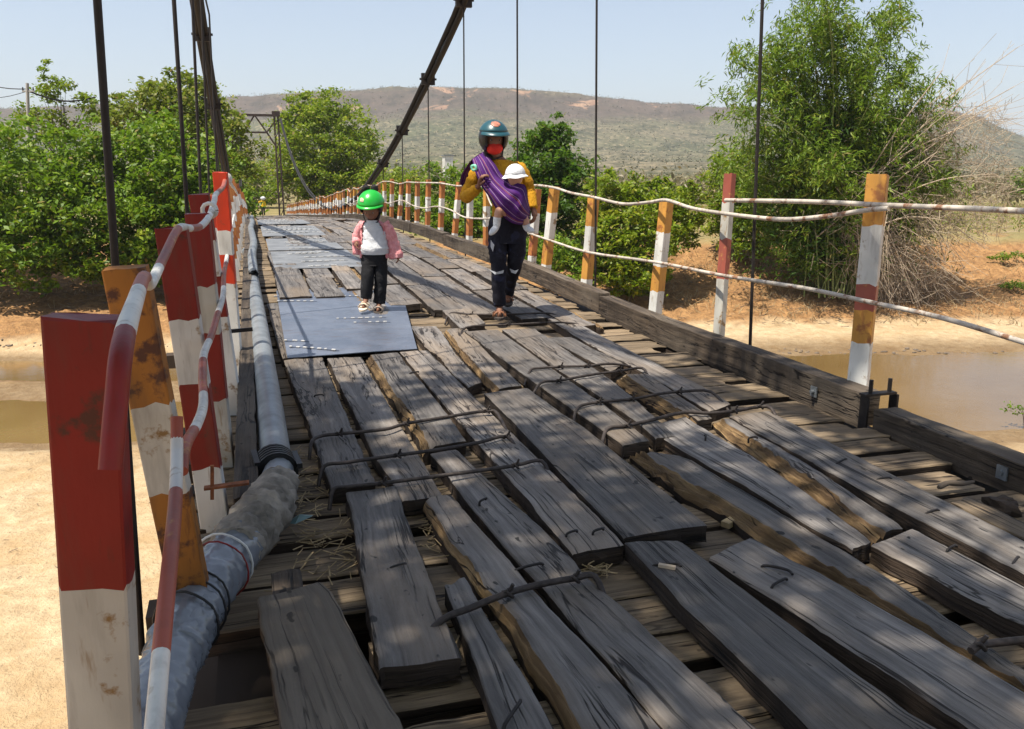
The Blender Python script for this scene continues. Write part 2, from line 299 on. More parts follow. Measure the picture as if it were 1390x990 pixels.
def plank_geo(L, R, z, thick, seed, rot=None, wob=0.006, rough_end=0.012, sag=None):
    """L, R: world polylines (far to near) of the two long edges; returns verts, faces, material ids, uv, smooth"""
    ln = sum((Vector(a) - Vector(b)).length for a, b in zip(L, L[1:])); n = int(max(8, min(150, ln / 0.03))); mcol = 8
    Lr, Rr = resample([(p[0], p[1]) for p in L], n), resample([(p[0], p[1]) for p in R], n)
    vs, uv = [], []; u0 = seed * 3.17; cols = [0, .018, .06, .3, .5, .7, .94, .982, 1.0][:mcol + 1]
    if rot:
        zone = list(np.linspace(0, rot[1], 15)); zone = zone if rot[0] == 'L' else [1 - q for q in zone]
        cols = sorted(set(zone + [q for q in cols if (q if rot[0] == 'L' else 1 - q) > rot[1] + .01] + [0.0, 1.0]))
    w = float(np.linalg.norm(Lr[n // 2] - Rr[n // 2]))
    for i in range(n):
        s = ln * i / (n - 1)
        d = Rr[i] - Lr[i]; dl = np.linalg.norm(d) + 1e-9; dd = d / dl
        jl = nz(s * 4, seed) * wob * .6 + nz(s * 17, seed + 5) * wob * 0.5 + nz(s * 41, seed + 8) * wob * 0.3 - max(0, nz(s * 2.6, seed + 9) - 0.22) * wob * 3.5
        jr = nz(s * 4, seed + 20) * wob * .6 + nz(s * 17, seed + 25) * wob * 0.5 + nz(s * 41, seed + 28) * wob * 0.3 - max(0, nz(s * 2.6, seed + 29) - 0.22) * wob * 3.5
        tz = nz(s * 0.9, seed + 40) * 0.006
        a = Lr[i] - dd * jl; b = Rr[i] + dd * jr
        for k, c in enumerate(cols):
            x, y = a + (b - a) * c; dz = tz + nz(x * 9, y * 9, seed) * 0.002 + nz(c * 3, s * 0.6, seed) * 0.005
            if k in (0, len(cols) - 1): dz -= 0.005 + .004 * abs(nz(s * 13, seed + k))
            elif k in (1, len(cols) - 2): dz -= 0.0008
            if i in (0, n - 1):
                dz -= 0.004; e = nz(c * 6, seed + 60 + i) * rough_end; q = (Lr[1] - Lr[0]) if i == 0 else (Lr[-1] - Lr[-2]); q = q / (np.linalg.norm(q) + 1e-9); x += q[0] * e; y += q[1] * e
            if rot:
                side, frac = rot; t = c if side == 'L' else 1 - c
                if t < frac * (1 + .45 * nz(s * 2.1, seed + 3) + .18 * nz(s * 19, seed + 7)):
                    rg = nz(s * 3.0, c * w * 120, seed) * .016 + nz(s * 11, c * w * 200, seed + 4) * .012 + nz(s * 22, c * w * 60, seed + 6) * .007
                    dz -= .010 + .030 * (frac - t) / frac * (1 + .5 * nz(s * 3, seed + 2)) + rg
            zz = z + dz + (sag(y) if sag else 0); vs.append((x, y, zz)); uv.append((u0 + s, u0 + c * w))
    K = len(cols); fs, mi, sm = [], [], []
    def is_rot(k):
        if not rot: return False
        t = (cols[k] + cols[k + 1]) / 2; t = t if rot[0] == 'L' else 1 - t
        return t < rot[1]
    for i in range(n - 1):
        for k in range(K - 1): fs.append((i * K + k, (i + 1) * K + k, (i + 1) * K + k + 1, i * K + k + 1)); mi.append(2 if is_rot(k) else 0); sm.append(0 < k < K - 2 and not is_rot(k))
    ring = [i * K for i in range(n)] + [(n - 1) * K + k for k in range(1, K)] + [i * K + K - 1 for i in range(n - 2, -1, -1)] + [k for k in range(K - 2, 0, -1)]
    b0 = len(vs); per = 0.0
    for lev, (dn, ins) in enumerate(((0.0, 0.0), (0.45, 0.004), (1.0, 0.0))):
        per = 0.0
        for q, r in enumerate(ring):
            x, y, zz = vs[r]
            if q: per += math.dist(vs[r][:2], vs[ring[q - 1]][:2])
            cxy = (Lr[min(r // K, n - 1)] + Rr[min(r // K, n - 1)]) / 2
            o = 0 if lev == 0 else (nz(per * 7, lev * 3.1, seed) * 0.010 - ins)
            dx, dy = x - cxy[0], y - cxy[1]; q2 = math.hypot(dx, dy) + 1e-6
            vs.append((x + dx / q2 * o, y + dy / q2 * o, zz - thick * dn)); uv.append((u0 + per, u0 + 3 + dn * thick))
    T = len(ring)
    for lev in range(2):
        for q in range(T):
            a = b0 + lev * T + q; b = b0 + lev * T + (q + 1) % T; fs.append((a, a + T, b + T, b)); mi.append(1); sm.append(False)
    fs.append(tuple(b0 + 2 * T + q for q in range(T))); mi.append(1); sm.append(False)
    return vs, fs, mi, uv, sm
# ------------------------------------------------------------------ the bridge deck
def zd(y):
    t = min(1, max(0, (y - 5.6) / 6.0)); h = .085 * t * t * (3 - 2 * t)
    if y < 16: return h
    if y < 26: return h - 0.047 * (y - 16) ** 2 / 20
    return h - 0.235 - 0.047 * (y - 26)
TH = 0.062            # thickness of the running planks; z = 0 is their upper face
bridge = thing('suspension_bridge', 'long worn timber bridge deck of grey planks lashed with iron rods, between two painted railings', 'bridge', (1.5, 6, 0))
PM = [M['plank'], M['plank_edge'], M['rotten']]
def traced(L, R, z=0.0, thick=TH, rot=None, label=None, mats=PM, parent=bridge, name='deck_plank', wob=0.006, rend=0.014, seed=[0]):
    seed[0] += 1
    Lw = [at_z(x, y, z) for x, y in L]; Rw = [at_z(x, y, z) for x, y in R]
    def calm(Pw, f=.62):      # sawn edges run nearly straight
        A = np.array([(p.x, p.y) for p in Pw]); k = np.polyfit(A[:, 1], A[:, 0], 1)
        return [(x + (k[0] * y + k[1] - x) * f, y) for x, y in A]
    Lw, Rw = calm(Lw), calm(Rw)
    v, f, mi, uv, sm = plank_geo(Lw, Rw, z, thick, seed[0] * 1.37, rot, wob, rend)
    o = mesh_obj(name, v, f, mats, parent, mi, uv, sm)
    if label: o['label'] = label
    return o
NEAR = [
 dict(L=[(385,488),(398,524),(419,575),(440,640),(450,664)], R=[(438,484),(458,536),(476,581),(497,622),(512,655)], z=.004, wob=.009),
 dict(L=[(469,667),(485,740),(501,829),(514,908)], R=[(540,659),(564,743),(598,829),(630,889)], z=.012),
 dict(L=[(445,486),(455,509),(470,542),(491,582),(500,615),(530,645),(548,680)], R=[(491,484),(513,524),(540,575),(564,612),(585,645),(603,672)], z=0),
 dict(L=[(496,482),(512,510),(537,540),(556,565),(568,608)], R=[(540,478),(564,509),(588,536),(610,563),(632,599)], z=.008, rot=('L', .16)),
 dict(L=[(589,614),(607,638),(627,681),(661,723),(693,759),(741,802),(787,857),(829,896),(866,948),(908,990),(960,1045)], R=[(621,609),(645,636),(681,668),(742,717),(772,753),(790,776),(811,793),(872,848),(920,896),(993,954),(1032,990),(1095,1045)], z=-.004),
 dict(L=[(573,676),(595,721),(611,743),(641,778),(666,808),(703,838),(719,886),(747,920),(777,985),(805,1045)], R=[(615,670),(643,711),(690,761),(718,803),(761,842),(796,872),(856,938),(898,985),(950,1045)], z=.006, rot=('L', .11)),
 dict(L=[(604,794),(609,815),(618,831),(632,867),(646,900),(664,953),(678,990),(694,1040)], R=[(634,782),(650,815),(671,856),(699,900),(729,946),(754,990),(786,1040)], z=.0),
 dict(L=[(657,533),(702,578),(745,625),(790,672),(848,728)], R=[(714,526),(760,560),(800,580),(845,620),(900,665),(958,711)], z=.014, wob=.003),
 dict(L=[(604,447),(619,472),(652,509),(676,528)], R=[(634,444),(655,475),(676,495),(712,522)], z=.0, rot=('L', .12)),
 dict(L=[(557,442),(573,469),(598,491),(613,506),(640,524)], R=[(595,442),(607,463),(614,482),(643,506),(658,518)], z=-.006, wob=.014),
 dict(L=[(543,477),(567,506),(613,563),(648,601),(680,638),(705,666),(735,701),(760,729),(777,750)], R=[(579,475),(601,494),(658,554),(702,592),(740,631),(800,687),(847,738)], z=.002),
 dict(L=[(567,385),(591,412),(625,445)], R=[(598,382),(628,410),(659,438)], z=.016),
 dict(L=[(632,450),(673,482),(722,516),(736,525),(779,555),(821,585),(845,604)], R=[(674,447),(698,464),(746,498),(819,541),(877,598)], z=.012),
 dict(L=[(683,447),(702,464),(750,498),(823,541),(868,571),(886,595)], R=[(722,446),(779,482),(827,506),(869,540),(905,592)], z=.010),
 dict(L=[(880,577),(908,601),(941,621),(1000,655),(1062,690),(1110,725),(1160,745)], R=[(925,564),(973,591),(1026,617),(1090,661),(1138,704),(1175,738)], z=.004),
 dict(L=[(862,608),(884,631),(921,661),(957,672),(1001,698),(1018,718),(1088,757),(1130,778),(1197,823),(1260,862),(1315,884),(1348,908),(1430,955)], R=[(900,618),(939,625),(973,645),(1014,665),(1062,692),(1110,724),(1164,752),(1239,798),(1327,868),(1390,916),(1450,955)], z=-.002, rot=('L', .30), label='grey plank split and splintered to raw tan wood along one edge', wob=.012),
 dict(L=[(967,566),(1001,591),(1040,625),(1082,652),(1109,673),(1143,704),(1184,728)], R=[(990,568),(1028,593),(1064,607),(1102,633),(1128,646),(1172,682),(1206,702),(1221,716)], z=-.004, rot=('L', .5), label='plank rotted through to pale yellow fibres', wob=.010),
 dict(L=[(995,563),(1028,585),(1060,602),(1090,620),(1131,646),(1162,662),(1216,689),(1247,704),(1310,735),(1366,762),(1430,796)], R=[(1046,556),(1088,581),(1140,607),(1182,629),(1235,656),(1288,682),(1337,707),(1400,738),(1450,762)], z=.014),
 dict(L=[(1184,738),(1242,770),(1303,806),(1371,838),(1440,872)], R=[(1240,717),(1288,743),(1322,760),(1390,796),(1450,828)], z=.004, wob=.009),
 dict(L=[(1291,681),(1322,702),(1390,732),(1440,752)], R=[(1315,674),(1354,692),(1390,709),(1450,738)], z=-.02, mats=[M['timber'], M['plank_edge'], M['rotten']]),
 dict(L=[(851,735),(878,766),(908,800),(916,818),(972,862),(1040,924),(1100,987),(1150,1040)], R=[(925,732),(957,757),(1000,795),(1040,826),(1103,872),(1136,899),(1206,945),(1226,967),(1275,988),(1350,1035)], z=.010, wob=.003),
 dict(L=[(960,757),(985,775),(1042,807),(1070,824),(1161,884),(1224,918),(1273,963),(1315,990),(1380,1035)], R=[(1016,728),(1076,762),(1113,774),(1177,813),(1256,852),(1313,892),(1388,939),(1440,972)], z=.004),
 dict(L=[(741,458),(781,480),(829,505)], R=[(776,457),(815,479),(848,493)], z=.003),
 dict(L=[(839,509),(857,527),(888,543),(920,562),(940,572)], R=[(877,506),(903,523),(921,536),(958,560),(968,566)], z=.004, rot=('L', .32)),
 dict(L=[(735,425),(779,457),(817,479),(849,491),(880,506),(924,533),(962,558)], R=[(772,430),(813,456),(855,476),(902,497),(962,526),(988,548)], z=.002),
 dict(L=[(362,412),(368,440),(377,470),(384,486)], R=[(378,411),(386,440),(394,468),(400,485)], z=-.004),
]
for k in NEAR: traced(**k)

# the planks further along: run after run of short lengths, seven abreast
cols_x = [0.18, 0.52, 0.86, 1.17, 1.50, 1.83, 2.14, 2.44, 2.74]
far_v, far_f, far_mi, far_uv, far_sm = [], [], [], [], []
n_far = 0
for ci in range(len(cols_x) - 1):
    y = 7.05 + RNG.uniform(-0.1, 0.7) if ci > 1 else 8.35 + RNG.uniform(0, .2)
    if ci in (2, 3): y = 7.3 + .5 * (ci - 2)
    if ci >= 4: y = 7.5 - .34 * (ci - 4) + RNG.uniform(-.1, .1)
    while y < 90:
        ln = RNG.uniform(1.1, 2.9); y1 = y + ln; xa, xb = cols_x[ci] + RNG.uniform(.0, .035), cols_x[ci + 1] - RNG.uniform(.0, .03)
        sk_ = RNG.uniform(-.025, .025); z0 = RNG.uniform(-.012, .02)
        if RNG.random() < 0.07 and y > 14: y = y1; continue
        ys = np.linspace(y1, y, 6); Lw = [(xa + sk_ * (t - y) / ln, t, 0) for t in ys]; Rw = [(xb + sk_ * (t - y) / ln, t, 0) for t in ys]
        rot = (('L', .3) if RNG.random() < .5 else ('R', .25)) if RNG.random() < .16 else None
        g = plank_geo(Lw, Rw, z0, TH, 100 + n_far * 1.7, rot, .011, .03, zd)
        if y < 23: mesh_obj('deck_plank', g[0], g[1], PM, bridge, g[2], g[3], g[4])
        else:
            b = len(far_v); far_v += g[0]; far_f += [tuple(i + b for i in f) for f in g[1]]; far_mi += g[2]; far_uv += g[3]; far_sm += g[4]
        n_far += 1; y = y1 + RNG.uniform(.01, .05)
o = mesh_obj('distant_planks', far_v, far_f, PM, bridge, far_mi, far_uv, far_sm); o['kind'] = 'stuff'

# cross timbers under the planks
TM = [M['timber'], M['plank_edge'], M['rotten']]
y = 1.25; k = 0; dv, df, dm, du, ds = [], [], [], [], []
while y < 90:
    w = RNG.uniform(.15, .25); x0, x1 = -0.26 + RNG.uniform(-.05, .05), 3.03 + RNG.uniform(-.05, .015); z0 = -TH - RNG.uniform(0.004, .02)
    if RNG.random() < .25: x1 = 2.9 + RNG.uniform(-.06, .06)
    if y < 2.5 and k % 3 != 1: x0 = .30 + RNG.uniform(-.08, .06)
    a = RNG.uniform(-.02, .02); xs = np.linspace(x0, x1, 5)
    Lw = [(x, y + a * t, 0) for x, t in zip(xs, np.linspace(0, 1, 5))]; Rw = [(x, y - w + a * t, 0) for x, t in zip(xs, np.linspace(0, 1, 5))]
    Lw = [(p[0], p[1], 0) for p in Lw]; g = plank_geo(Rw[::-1] if False else [(p[0], p[1]) for p in Rw][::-1], [(p[0], p[1]) for p in Lw][::-1], z0, .07, 300 + k * 1.9, None, .006, .03, lambda yy: zd(yy))
    # the edges run along x here: far edge is 'left' when seen along -x
    if k < 92: mesh_obj('cross_timber', g[0], [f[::-1] for f in g[1]], TM, bridge, g[2], g[3], g[4])
    else:
        b = len(dv); dv += g[0]; df += [tuple(i + b for i in f)[::-1] for f in g[1]]; dm += g[2]; du += g[3]; ds += g[4]
    k += 1; y += w + RNG.uniform(.006, .03)
o = mesh_obj('distant_timbers', dv, df, TM, bridge, dm, du, ds); o['kind'] = 'stuff'
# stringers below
for x in (-.1, .5, 1.1, 1.75, 2.4, 2.95, 3.15):  # outermost beam added to keep the gap under the kerb dark
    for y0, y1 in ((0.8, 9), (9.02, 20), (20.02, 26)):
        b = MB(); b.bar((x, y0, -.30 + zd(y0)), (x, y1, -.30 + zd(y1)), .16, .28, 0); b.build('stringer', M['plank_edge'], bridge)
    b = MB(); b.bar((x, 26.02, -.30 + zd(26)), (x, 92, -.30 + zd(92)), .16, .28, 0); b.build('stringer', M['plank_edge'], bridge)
for i in range(14):  # unseen floor added under the stringers so gaps between timbers stay black
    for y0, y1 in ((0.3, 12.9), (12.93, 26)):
        b = MB(); x = -.28 + i * .257; b.bar((x, y0, -.485 + zd(y0)), (x, y1, -.485 + zd(y1)), .25, .05); b.build('added_gap_floor', M['plank_edge'], bridge)
# kerb beams
KM = [M['kerb'], M['kerb'], M['rotten']]
def kerb(x0, x1, ya, yb, top, hgt, seed, parent=bridge):
    ys = np.linspace(yb, ya, max(4, int((yb - ya) / .8)))
    g = plank_geo([(x0 + nz(t * .5, seed) * .012, t) for t in ys], [(x1 + nz(t * .5, seed) * .012, t) for t in ys], top, hgt, seed, None, .006, .02, zd)
    return mesh_obj('kerb_beam', g[0], g[1], KM, parent, g[2], g[3], [False] * len(g[4]))
kb1 = kerb(3.05, 3.19, 1.4, 3.54, .038, .145, 501); kb2 = kerb(3.06, 3.19, 3.66, 7.3, .092, .19, 511); kerb(3.07, 3.19, 7.33, 10.9, .112, .18, 517)
for i in range(9): kerb(3.06 + .01 * (i % 2), 3.19, 10.95 + i * 3.2, 10.95 + i * 3.2 + 3.16, .12 + .02 * (i % 2), .18, 521 + 3 * i)
kerb(3.06, 3.19, 39.8, 90, .09, .17, 577)
kerb(-.135, -.045, 3.05, 7.4, .10, .15, 531); kerb(-.14, -.05, 7.5, 12.5, .09, .15, 533); kerb(-.14, -.05, 12.6, 26, .09, .15, 535); kerb(-.14, -.05, 26.1, 90, .09, .15, 539)
kerb(-.015, .075, 1.15, 2.55, .03, .14, 541)
# iron bracket and bolts at the kerb joint
b = MB(); b.box((3.12, 3.60, .098), (.20, .05, .012)); b.box((3.04, 3.60, -.01), (.012, .06, .20)); b.box((3.225, 3.60, -.01), (.012, .06, .20))
for dx in (-.05, .07): b.tube([(3.12 + dx, 3.60, .09), (3.12 + dx, 3.60, .175)], .011, 8)
b.build('clamp', M['iron'], kb2)
for yy in (4.05, 2.72):
    b = MB(); b.box((3.049 + .008 * (yy > 4), yy, .0 - .03 * (yy < 3)), (.008, .055, .06)); b.tube([(3.055, yy, .0 - .03 * (yy < 3)), (3.035, yy, .0 - .03 * (yy < 3))], .012, 8); b.build('bolt_plate', M['galv'], kb2 if yy > 4 else kb1)

# lashing rods over the planks
def rod(px, r=.0085, z=.022, knots=(), mat='rebar', name='lashing_rod', ends=True, parent=bridge):
    P = [at_z(x, y, z + RNG.uniform(-.004, .006)) for x, y in px]
    if ends: P[0].z = -.04; P[-1].z = -.03
    b = MB(); b.tube(smooth_path(P, 4), r, 7)
    for t in knots:
        c = P[t]; b.tube([c + Vector((.018 * math.cos(a), .018 * math.sin(a) * .6, .012 * math.sin(2 * a))) for a in np.linspace(0, 5.5, 9)], r * .6, 5)
        b.tube([c, c + Vector((.012, -.008, .03))], r * .6, 5)
    return b.build(name, M[mat], parent)
rod([(419,607),(423,600),(436,592),(461,589),(522,583),(552,575),(613,565),(661,558),(676,563),(695,588)], knots=(3, 5, 7))
rod([(431,640),(440,633),(470,628),(540,618),(600,610),(650,601),(688,593),(706,603)], knots=(3, 6))
rod([(446,672),(452,665),(470,661),(520,656),(590,647),(660,638),(700,632),(735,626),(748,637)], knots=(3, 6))
rod([(554,858),(600,842),(640,825),(690,805),(735,793),(780,785),(807,782),(822,794)], .0105, knots=(3, 5))
rod([(712,511),(720,503),(732,500),(761,498),(797,497),(831,494),(868,490)], knots=(3, 4))
rod([(719,530),(734,520),(759,517),(801,509),(841,504),(872,500),(882,507)], knots=(2, 4))
rod([(779,566),(784,554),(813,546),(858,542),(894,535),(922,532),(965,532),(991,546)], knots=(2, 3, 5))
rod([(816,596),(824,583),(852,578),(882,571),(928,560),(962,561),(997,558),(1032,552),(1048,556),(1058,565)], .0095, knots=(2, 6, 7))
rod([(626,455),(632,445),(690,441),(766,438),(806,438)], knots=(2,))
rod([(604,431),(612,425),(640,427),(690,427),(750,426),(764,434)], knots=(2,))
rod([(397,388),(440,386),(488,387)]); rod([(366,379),(400,369),(440,367),(488,369)]); rod([(398,361),(440,353),(470,351)])
rod([(556,381),(600,377),(664,377)]); rod([(611,402),(660,400),(705,401)]); rod([(1318,884),(1330,876),(1360,872),(1400,868)], .011, ends=False, knots=(1,))
for yy in np.arange(9.6, 22, 1.15):
    x0 = RNG.uniform(.2, .9); x1 = x0 + RNG.uniform(.9, 1.7); P = [Vector((x, yy + .04 * math.sin(3 * x), .03)) for x in np.linspace(x0, x1, 6)]; P[0].z = P[-1].z = -.02
    b = MB(); b.tube(smooth_path(P, 3), .008, 6); b.build('lashing_rod', M['rebar'], bridge)
# bent nails, staples and hooks hammered into the planks
def staple(px, py, w=.05, ang=0.0, h=.004):
    c = at_z(px, py, .008); d = Vector((math.cos(ang), math.sin(ang), 0)) * w / 2
    b = MB(); b.tube(smooth_path([c - d + Vector((0, 0, -.02)), c - d * .9 + Vector((0, 0, h)), c + d * .5 + Vector((.012, .01, h * 1.5)), c + d + Vector((0, 0, h))], 4), .0048, 6); return b.build('bent_nail', M['iron'], bridge)
for px, py, w, a in ((1142,628,.085,.4),(1265,697,.07,.1),(957,594,.035,1.2),(1022,596,.04,-.3),(1055,775,.10,-1.0),(1058,793,.07,.3),(718,772,.10,.1),(655,681,.03,.5),(695,970,.10,.9),(433,538,.05,-.4),
                     (540,771,.05,.1),(776,725,.04,.1),(812,722,.04,.1),(1292,746,.05,.2),(1378,764,.08,.5),(1200,652,.06,-.3),(592,410,.06,0),(905,770,.09,-.4),(410,925,.08,-.1),(562,507,.06,.2)):
    staple(px, py, w, a)

# steel sheets patched over the planks
def sheet(pts, rows, label, z=.018):
    n = 10
    P = [at_z(x, y, z) for x, y in pts] if pts[0][1] > 370 else [at_z(x, y, z) for x, y in pts]
    vs = []
    for i in range(n + 1):
        for j in range(n + 1):
            u, v = i / n, j / n; p = (P[0] * (1 - u) + P[1] * u) * (1 - v) + (P[3] * (1 - u) + P[2] * u) * v
            p = Vector((p.x, p.y, z + nz(u * 2.2, v * 2.2, z * 99 + pts[0][0]) * .006 - .006 * (max(abs(u - .5), abs(v - .5)) > .45) + .3 * zd(p.y))); vs.append(p)
    N = n + 1; top = [(j + i * N, j + 1 + i * N, j + 1 + (i + 1) * N, j + (i + 1) * N)[::1] for i in range(n) for j in range(n)]
    K = len(vs); vs += [p - Vector((0, 0, .005)) for p in vs]; fs = [f for f in top] + [tuple(q + K for q in f)[::-1] for f in top]
    rim = [i * N for i in range(N)] + [n * N + j for j in range(1, N)] + [i * N + n for i in range(n - 1, -1, -1)] + [j for j in range(n - 1, 0, -1)]
    fs += [(rim[q], rim[(q + 1) % len(rim)], rim[(q + 1) % len(rim)] + K, rim[q] + K) for q in range(len(rim))]
    t = thing('steel_sheet', label, 'steel sheet', tuple(sum(P, Vector()) / 4), 'steel sheets patching the deck'); pl = mesh_obj('plate', vs, fs, M['sheet'], t)
    for (xa, ya, xb, yb) in rows:
        a, c = at_z(xa, ya, z + .008), at_z(xb, yb, z + .008); L = (c - a).length; k = max(3, int(L / .055)); d = (c - a) / k; b = MB()
        b.bar(a - UP * .006 + UP * .3 * zd(a.y), c - UP * .006 + UP * .3 * zd(c.y), .006, .005, 1)
        for q in range(k):
            if RNG.random() < .12: continue
            s0 = a + d * q; s0 = Vector((s0.x, s0.y + RNG.uniform(-.006, .006), s0.z + .3 * zd(s0.y))); b.bar(s0, s0 + d * RNG.uniform(.3, .7), .014, .006)
        b.build('weld_bead', [M['bead'], M['sheet']], pl)
    return t
sheet([(375,396),(543,388),(566,472),(390,485)], [(372,404,407,403),(427,404,497,403),(376,410,430,410),(457,433,524,431),(480,438,530,437),(386,462,420,463),(393,470,460,475)], 'blue grey steel sheet with rows of bright weld beads under the girl')
def wsheet(x0, x1, y0, y1, label):
    A = [Vector((x0, y1, 0)), Vector((x1, y1, 0)), Vector((x1, y0, 0)), Vector((x0, y0, 0))]
    n = 8; z = .016; vs = []
    for i in range(n + 1):
        for j in range(n + 1):
            u, v = i / n, j / n; x = x0 + (x1 - x0) * u; y_ = y1 + (y0 - y1) * v; vs.append(Vector((x, y_, z + nz(x * 2, y_ * 2, 5) * .005 + zd(y_))))
    N = n + 1; K = len(vs); top = [(j + i * N, j + 1 + i * N, j + 1 + (i + 1) * N, j + (i + 1) * N) for i in range(n) for j in range(n)]
    vs += [p - Vector((0, 0, .006)) for p in vs]; fs = [f for f in top] + [tuple(q + K for q in f)[::-1] for f in top]
    rim = [i * N for i in range(N)] + [n * N + j for j in range(1, N)] + [i * N + n for i in range(n - 1, -1, -1)] + [j for j in range(n - 1, 0, -1)]
    fs += [(rim[q], rim[(q + 1) % len(rim)], rim[(q + 1) % len(rim)] + K, rim[q] + K) for q in range(len(rim))]
    t = thing('steel_sheet', label, 'steel sheet', ((x0 + x1) / 2, (y0 + y1) / 2, 0), 'steel sheets patching the deck'); pl = mesh_obj('plate', vs, fs, M['sheetgrey'], t)
    yy = y0 + .15
    while yy < y1 - .1:
        xa = x0 + RNG.uniform(.05, .5); xb = x1 - RNG.uniform(.05, .5); b = MB(); x = xa; b.box(((xa + xb) / 2, yy, .019 + zd(yy)), (xb - xa, .008, .006), None, 1)
        while x < xb: b.box((x, yy + RNG.uniform(-.01, .01), (.024 + zd(yy))), (.05 + .02 * RNG.random(), .022, .009)); x += RNG.uniform(.085, .11)
        b.build('weld_bead', [M['bead'], M['sheetgrey']], pl); yy += RNG.choice([.13, .55])
wsheet(.22, 1.32, 10.6, 12.9, 'grey steel sheet with bright weld beads beyond the lashed planks behind the girl')
wsheet(.20, 1.30, 13.1, 15.4, 'second beaded steel sheet from the girl, where the deck starts to dip')
wsheet(.16, 1.28, 16.0, 19.4, 'long beaded steel sheet on the far dip of the deck')
wsheet(.12, 1.30, 20.4, 25.0, 'farthest steel sheet, near the narrow end of the deck')

# loose things lying on the deck
Y = traced([(350,812),(357,870),(374,941),(385,1000),(395,1045)], [(430,790),(456,803),(475,844),(497,882),(519,934),(547,990),(572,1045)], z=.035, thick=.04, mats=[M['board'], M['plank_edge'], M['rotten']], parent=None, name='loose_board', wob=.012, rend=.03)
tag(Y, 'wide brownish board with a ragged rounded end lying loose beside the grey pipe', 'board')
b = MB(); a, c = at_z(1274, 662, -.04), at_z(1322, 654, -.04)
b.tube(smooth_path([a, (a * 2 + c) / 3 + Vector((0, .01, .008)), (a + c * 2) / 3, c], 4), [.008, .012, .013, .012, .011, .013, .013, .011, .011, .010, .009, .008, .006], 7)
tag(b.build('bark_stick', M['bark']), 'short reddish stick lying on pale cross timbers near the kerb', 'stick')
def chunk(name, px, py, z, size, mat, label, cat, seed):
    c = at_z(px, py, z); b = MB(); b.ball((0, 0, 0), size[0], size[1], size[2], 0, 16, 10); vs = [Vector(v) * (1 + .6 * nz(v[0] * 22 + seed, v[1] * 22, v[2] * 22)) + c for v in b.v]
    return tag(mesh_obj(name, vs, b.f, mat, None, None, None, False), label, cat)
chunk('bark_chunk', 1360, 688, -.04, (.085, .05, .042), M['plank_edge'], 'crumbling dark lump of bark beside the kerb beam', 'bark', 3)
b = MB(); b.bar(at_z(984, 713, -.05), at_z(1000, 704, -.045), .035, .022); tag(b.build('wood_offcut', M['straw']), 'pale square offcut of wood in the gap by the splintered plank', 'wood scrap')
b = MB(); b.bar(at_z(894, 767, .016), at_z(917, 771, .016), .014, .01); tag(b.build('wood_splinter', M['cane']), 'small reddish splinter lying on the smooth grey plank', 'splinter')
# straw, dry leaves and chips caught between the planks
b = MB()
for cx, cy, sx, sy, n in ((418,675,40,60,110),(590,700,13,40,60),(440,745,60,50,70),(505,560,9,40,40),(810,772,18,8,30),(575,868,40,6,30),(468,560,6,30,30),(790,640,30,40,25)):
    for i in range(n):
        p = at_z(cx + RNG.normal() * sx * .6, cy + RNG.normal() * sy * .6, -.07 + RNG.random() * .03); a = RNG.random() * 2 * PI; L = RNG.uniform(.02, .11)
        d = Vector((math.cos(a), math.sin(a), RNG.normal() * .15)) * L; b.bar(p - d / 2, p + d / 2, RNG.uniform(.002, .006), .002)
o = b.build('straw_litter', M['straw']); tag(o, 'dry straw and leaf bits caught in the gaps between planks', None, None, 'stuff')

# ------------------------------------------------------------------ railings
def post(px_top, px_bot, Ytop, wid, dep, bands, parent, yaw=0.0, label=None):
    """a square timber post; bands = [(material index, fraction of its height where the colour ends)] from the top down"""
    top, bot = px_top, px_bot; ax = (bot - top); q = ax.normalized(); u = Vector((math.cos(yaw), math.sin(yaw), 0)); u = (u - q * u.dot(q)).normalized(); v = q.cross(u)
    b = MB(); rings = [(0.0, bands[0][0])]
    nseg = 26; prof = [(-wid / 2, -dep / 2), (wid / 2, -dep / 2), (wid / 2, dep / 2), (-wid / 2, dep / 2)]; pr = []
    for a, c in zip(prof, prof[1:] + prof[:1]): pr += [(a[0] * .96 + c[0] * .04, a[1] * .96 + c[1] * .04), (a[0] * .04 + c[0] * .96, a[1] * .04 + c[1] * .96)]
    pr2 = []
    for i, p_ in enumerate(pr):
        nx = pr[(i + 1) % 8]; pr2 += [p_] + [tuple(p_[k] + (nx[k] - p_[k]) * t for k in (0, 1)) for t in ((.34, .67) if i % 2 == 0 else ())]
    n = len(pr2); sd = top.x * 13 + top.y * 7
    ts = []; f0 = 0.0
    for mi_, f1 in bands:
        k = max(2, int((f1 - f0) * nseg)); ts += [(f0 + (f1 - f0) * i / k, mi_) for i in range(k)]; f0 = f1
    ts.append((1.0, bands[-1][0])); edges = [f for _, f in bands[:-1]]
    vs, fs, ms = [], [], []
    for t, _ in ts:
        hit = any(abs(t - e) < 1e-6 for e in edges)
        for j, (a, c) in enumerate(pr2):
            tt = t + ((nz(j * .9, sd + t * 7) * .014 + nz(j * 2.7, sd + t * 17) * .010) if hit else 0); w = 1 + nz(t * 5, sd) * .03
            if t == 0: tt += nz(j * .8, sd + 3) * .006
            vs.append(top + ax * tt + u * a * w + v * c * w)
    for i in range(len(ts) - 1):
        for j in range(n): fs.append((i * n + j, i * n + (j + 1) % n, (i + 1) * n + (j + 1) % n, (i + 1) * n + j)); ms.append(ts[i][1])
    fs.append(tuple(range(n))[::-1]); ms.append(bands[0][0]); 
    o = mesh_obj('railing_post', vs, fs, PAINTS, parent, ms)
    if label: o['label'] = label
    return o
PAINTS = [M['yellow'], M['white'], M['orange'], M['red'], M['redsunlit'], M['brownred'], M['whiteworn'], M['rusty']]
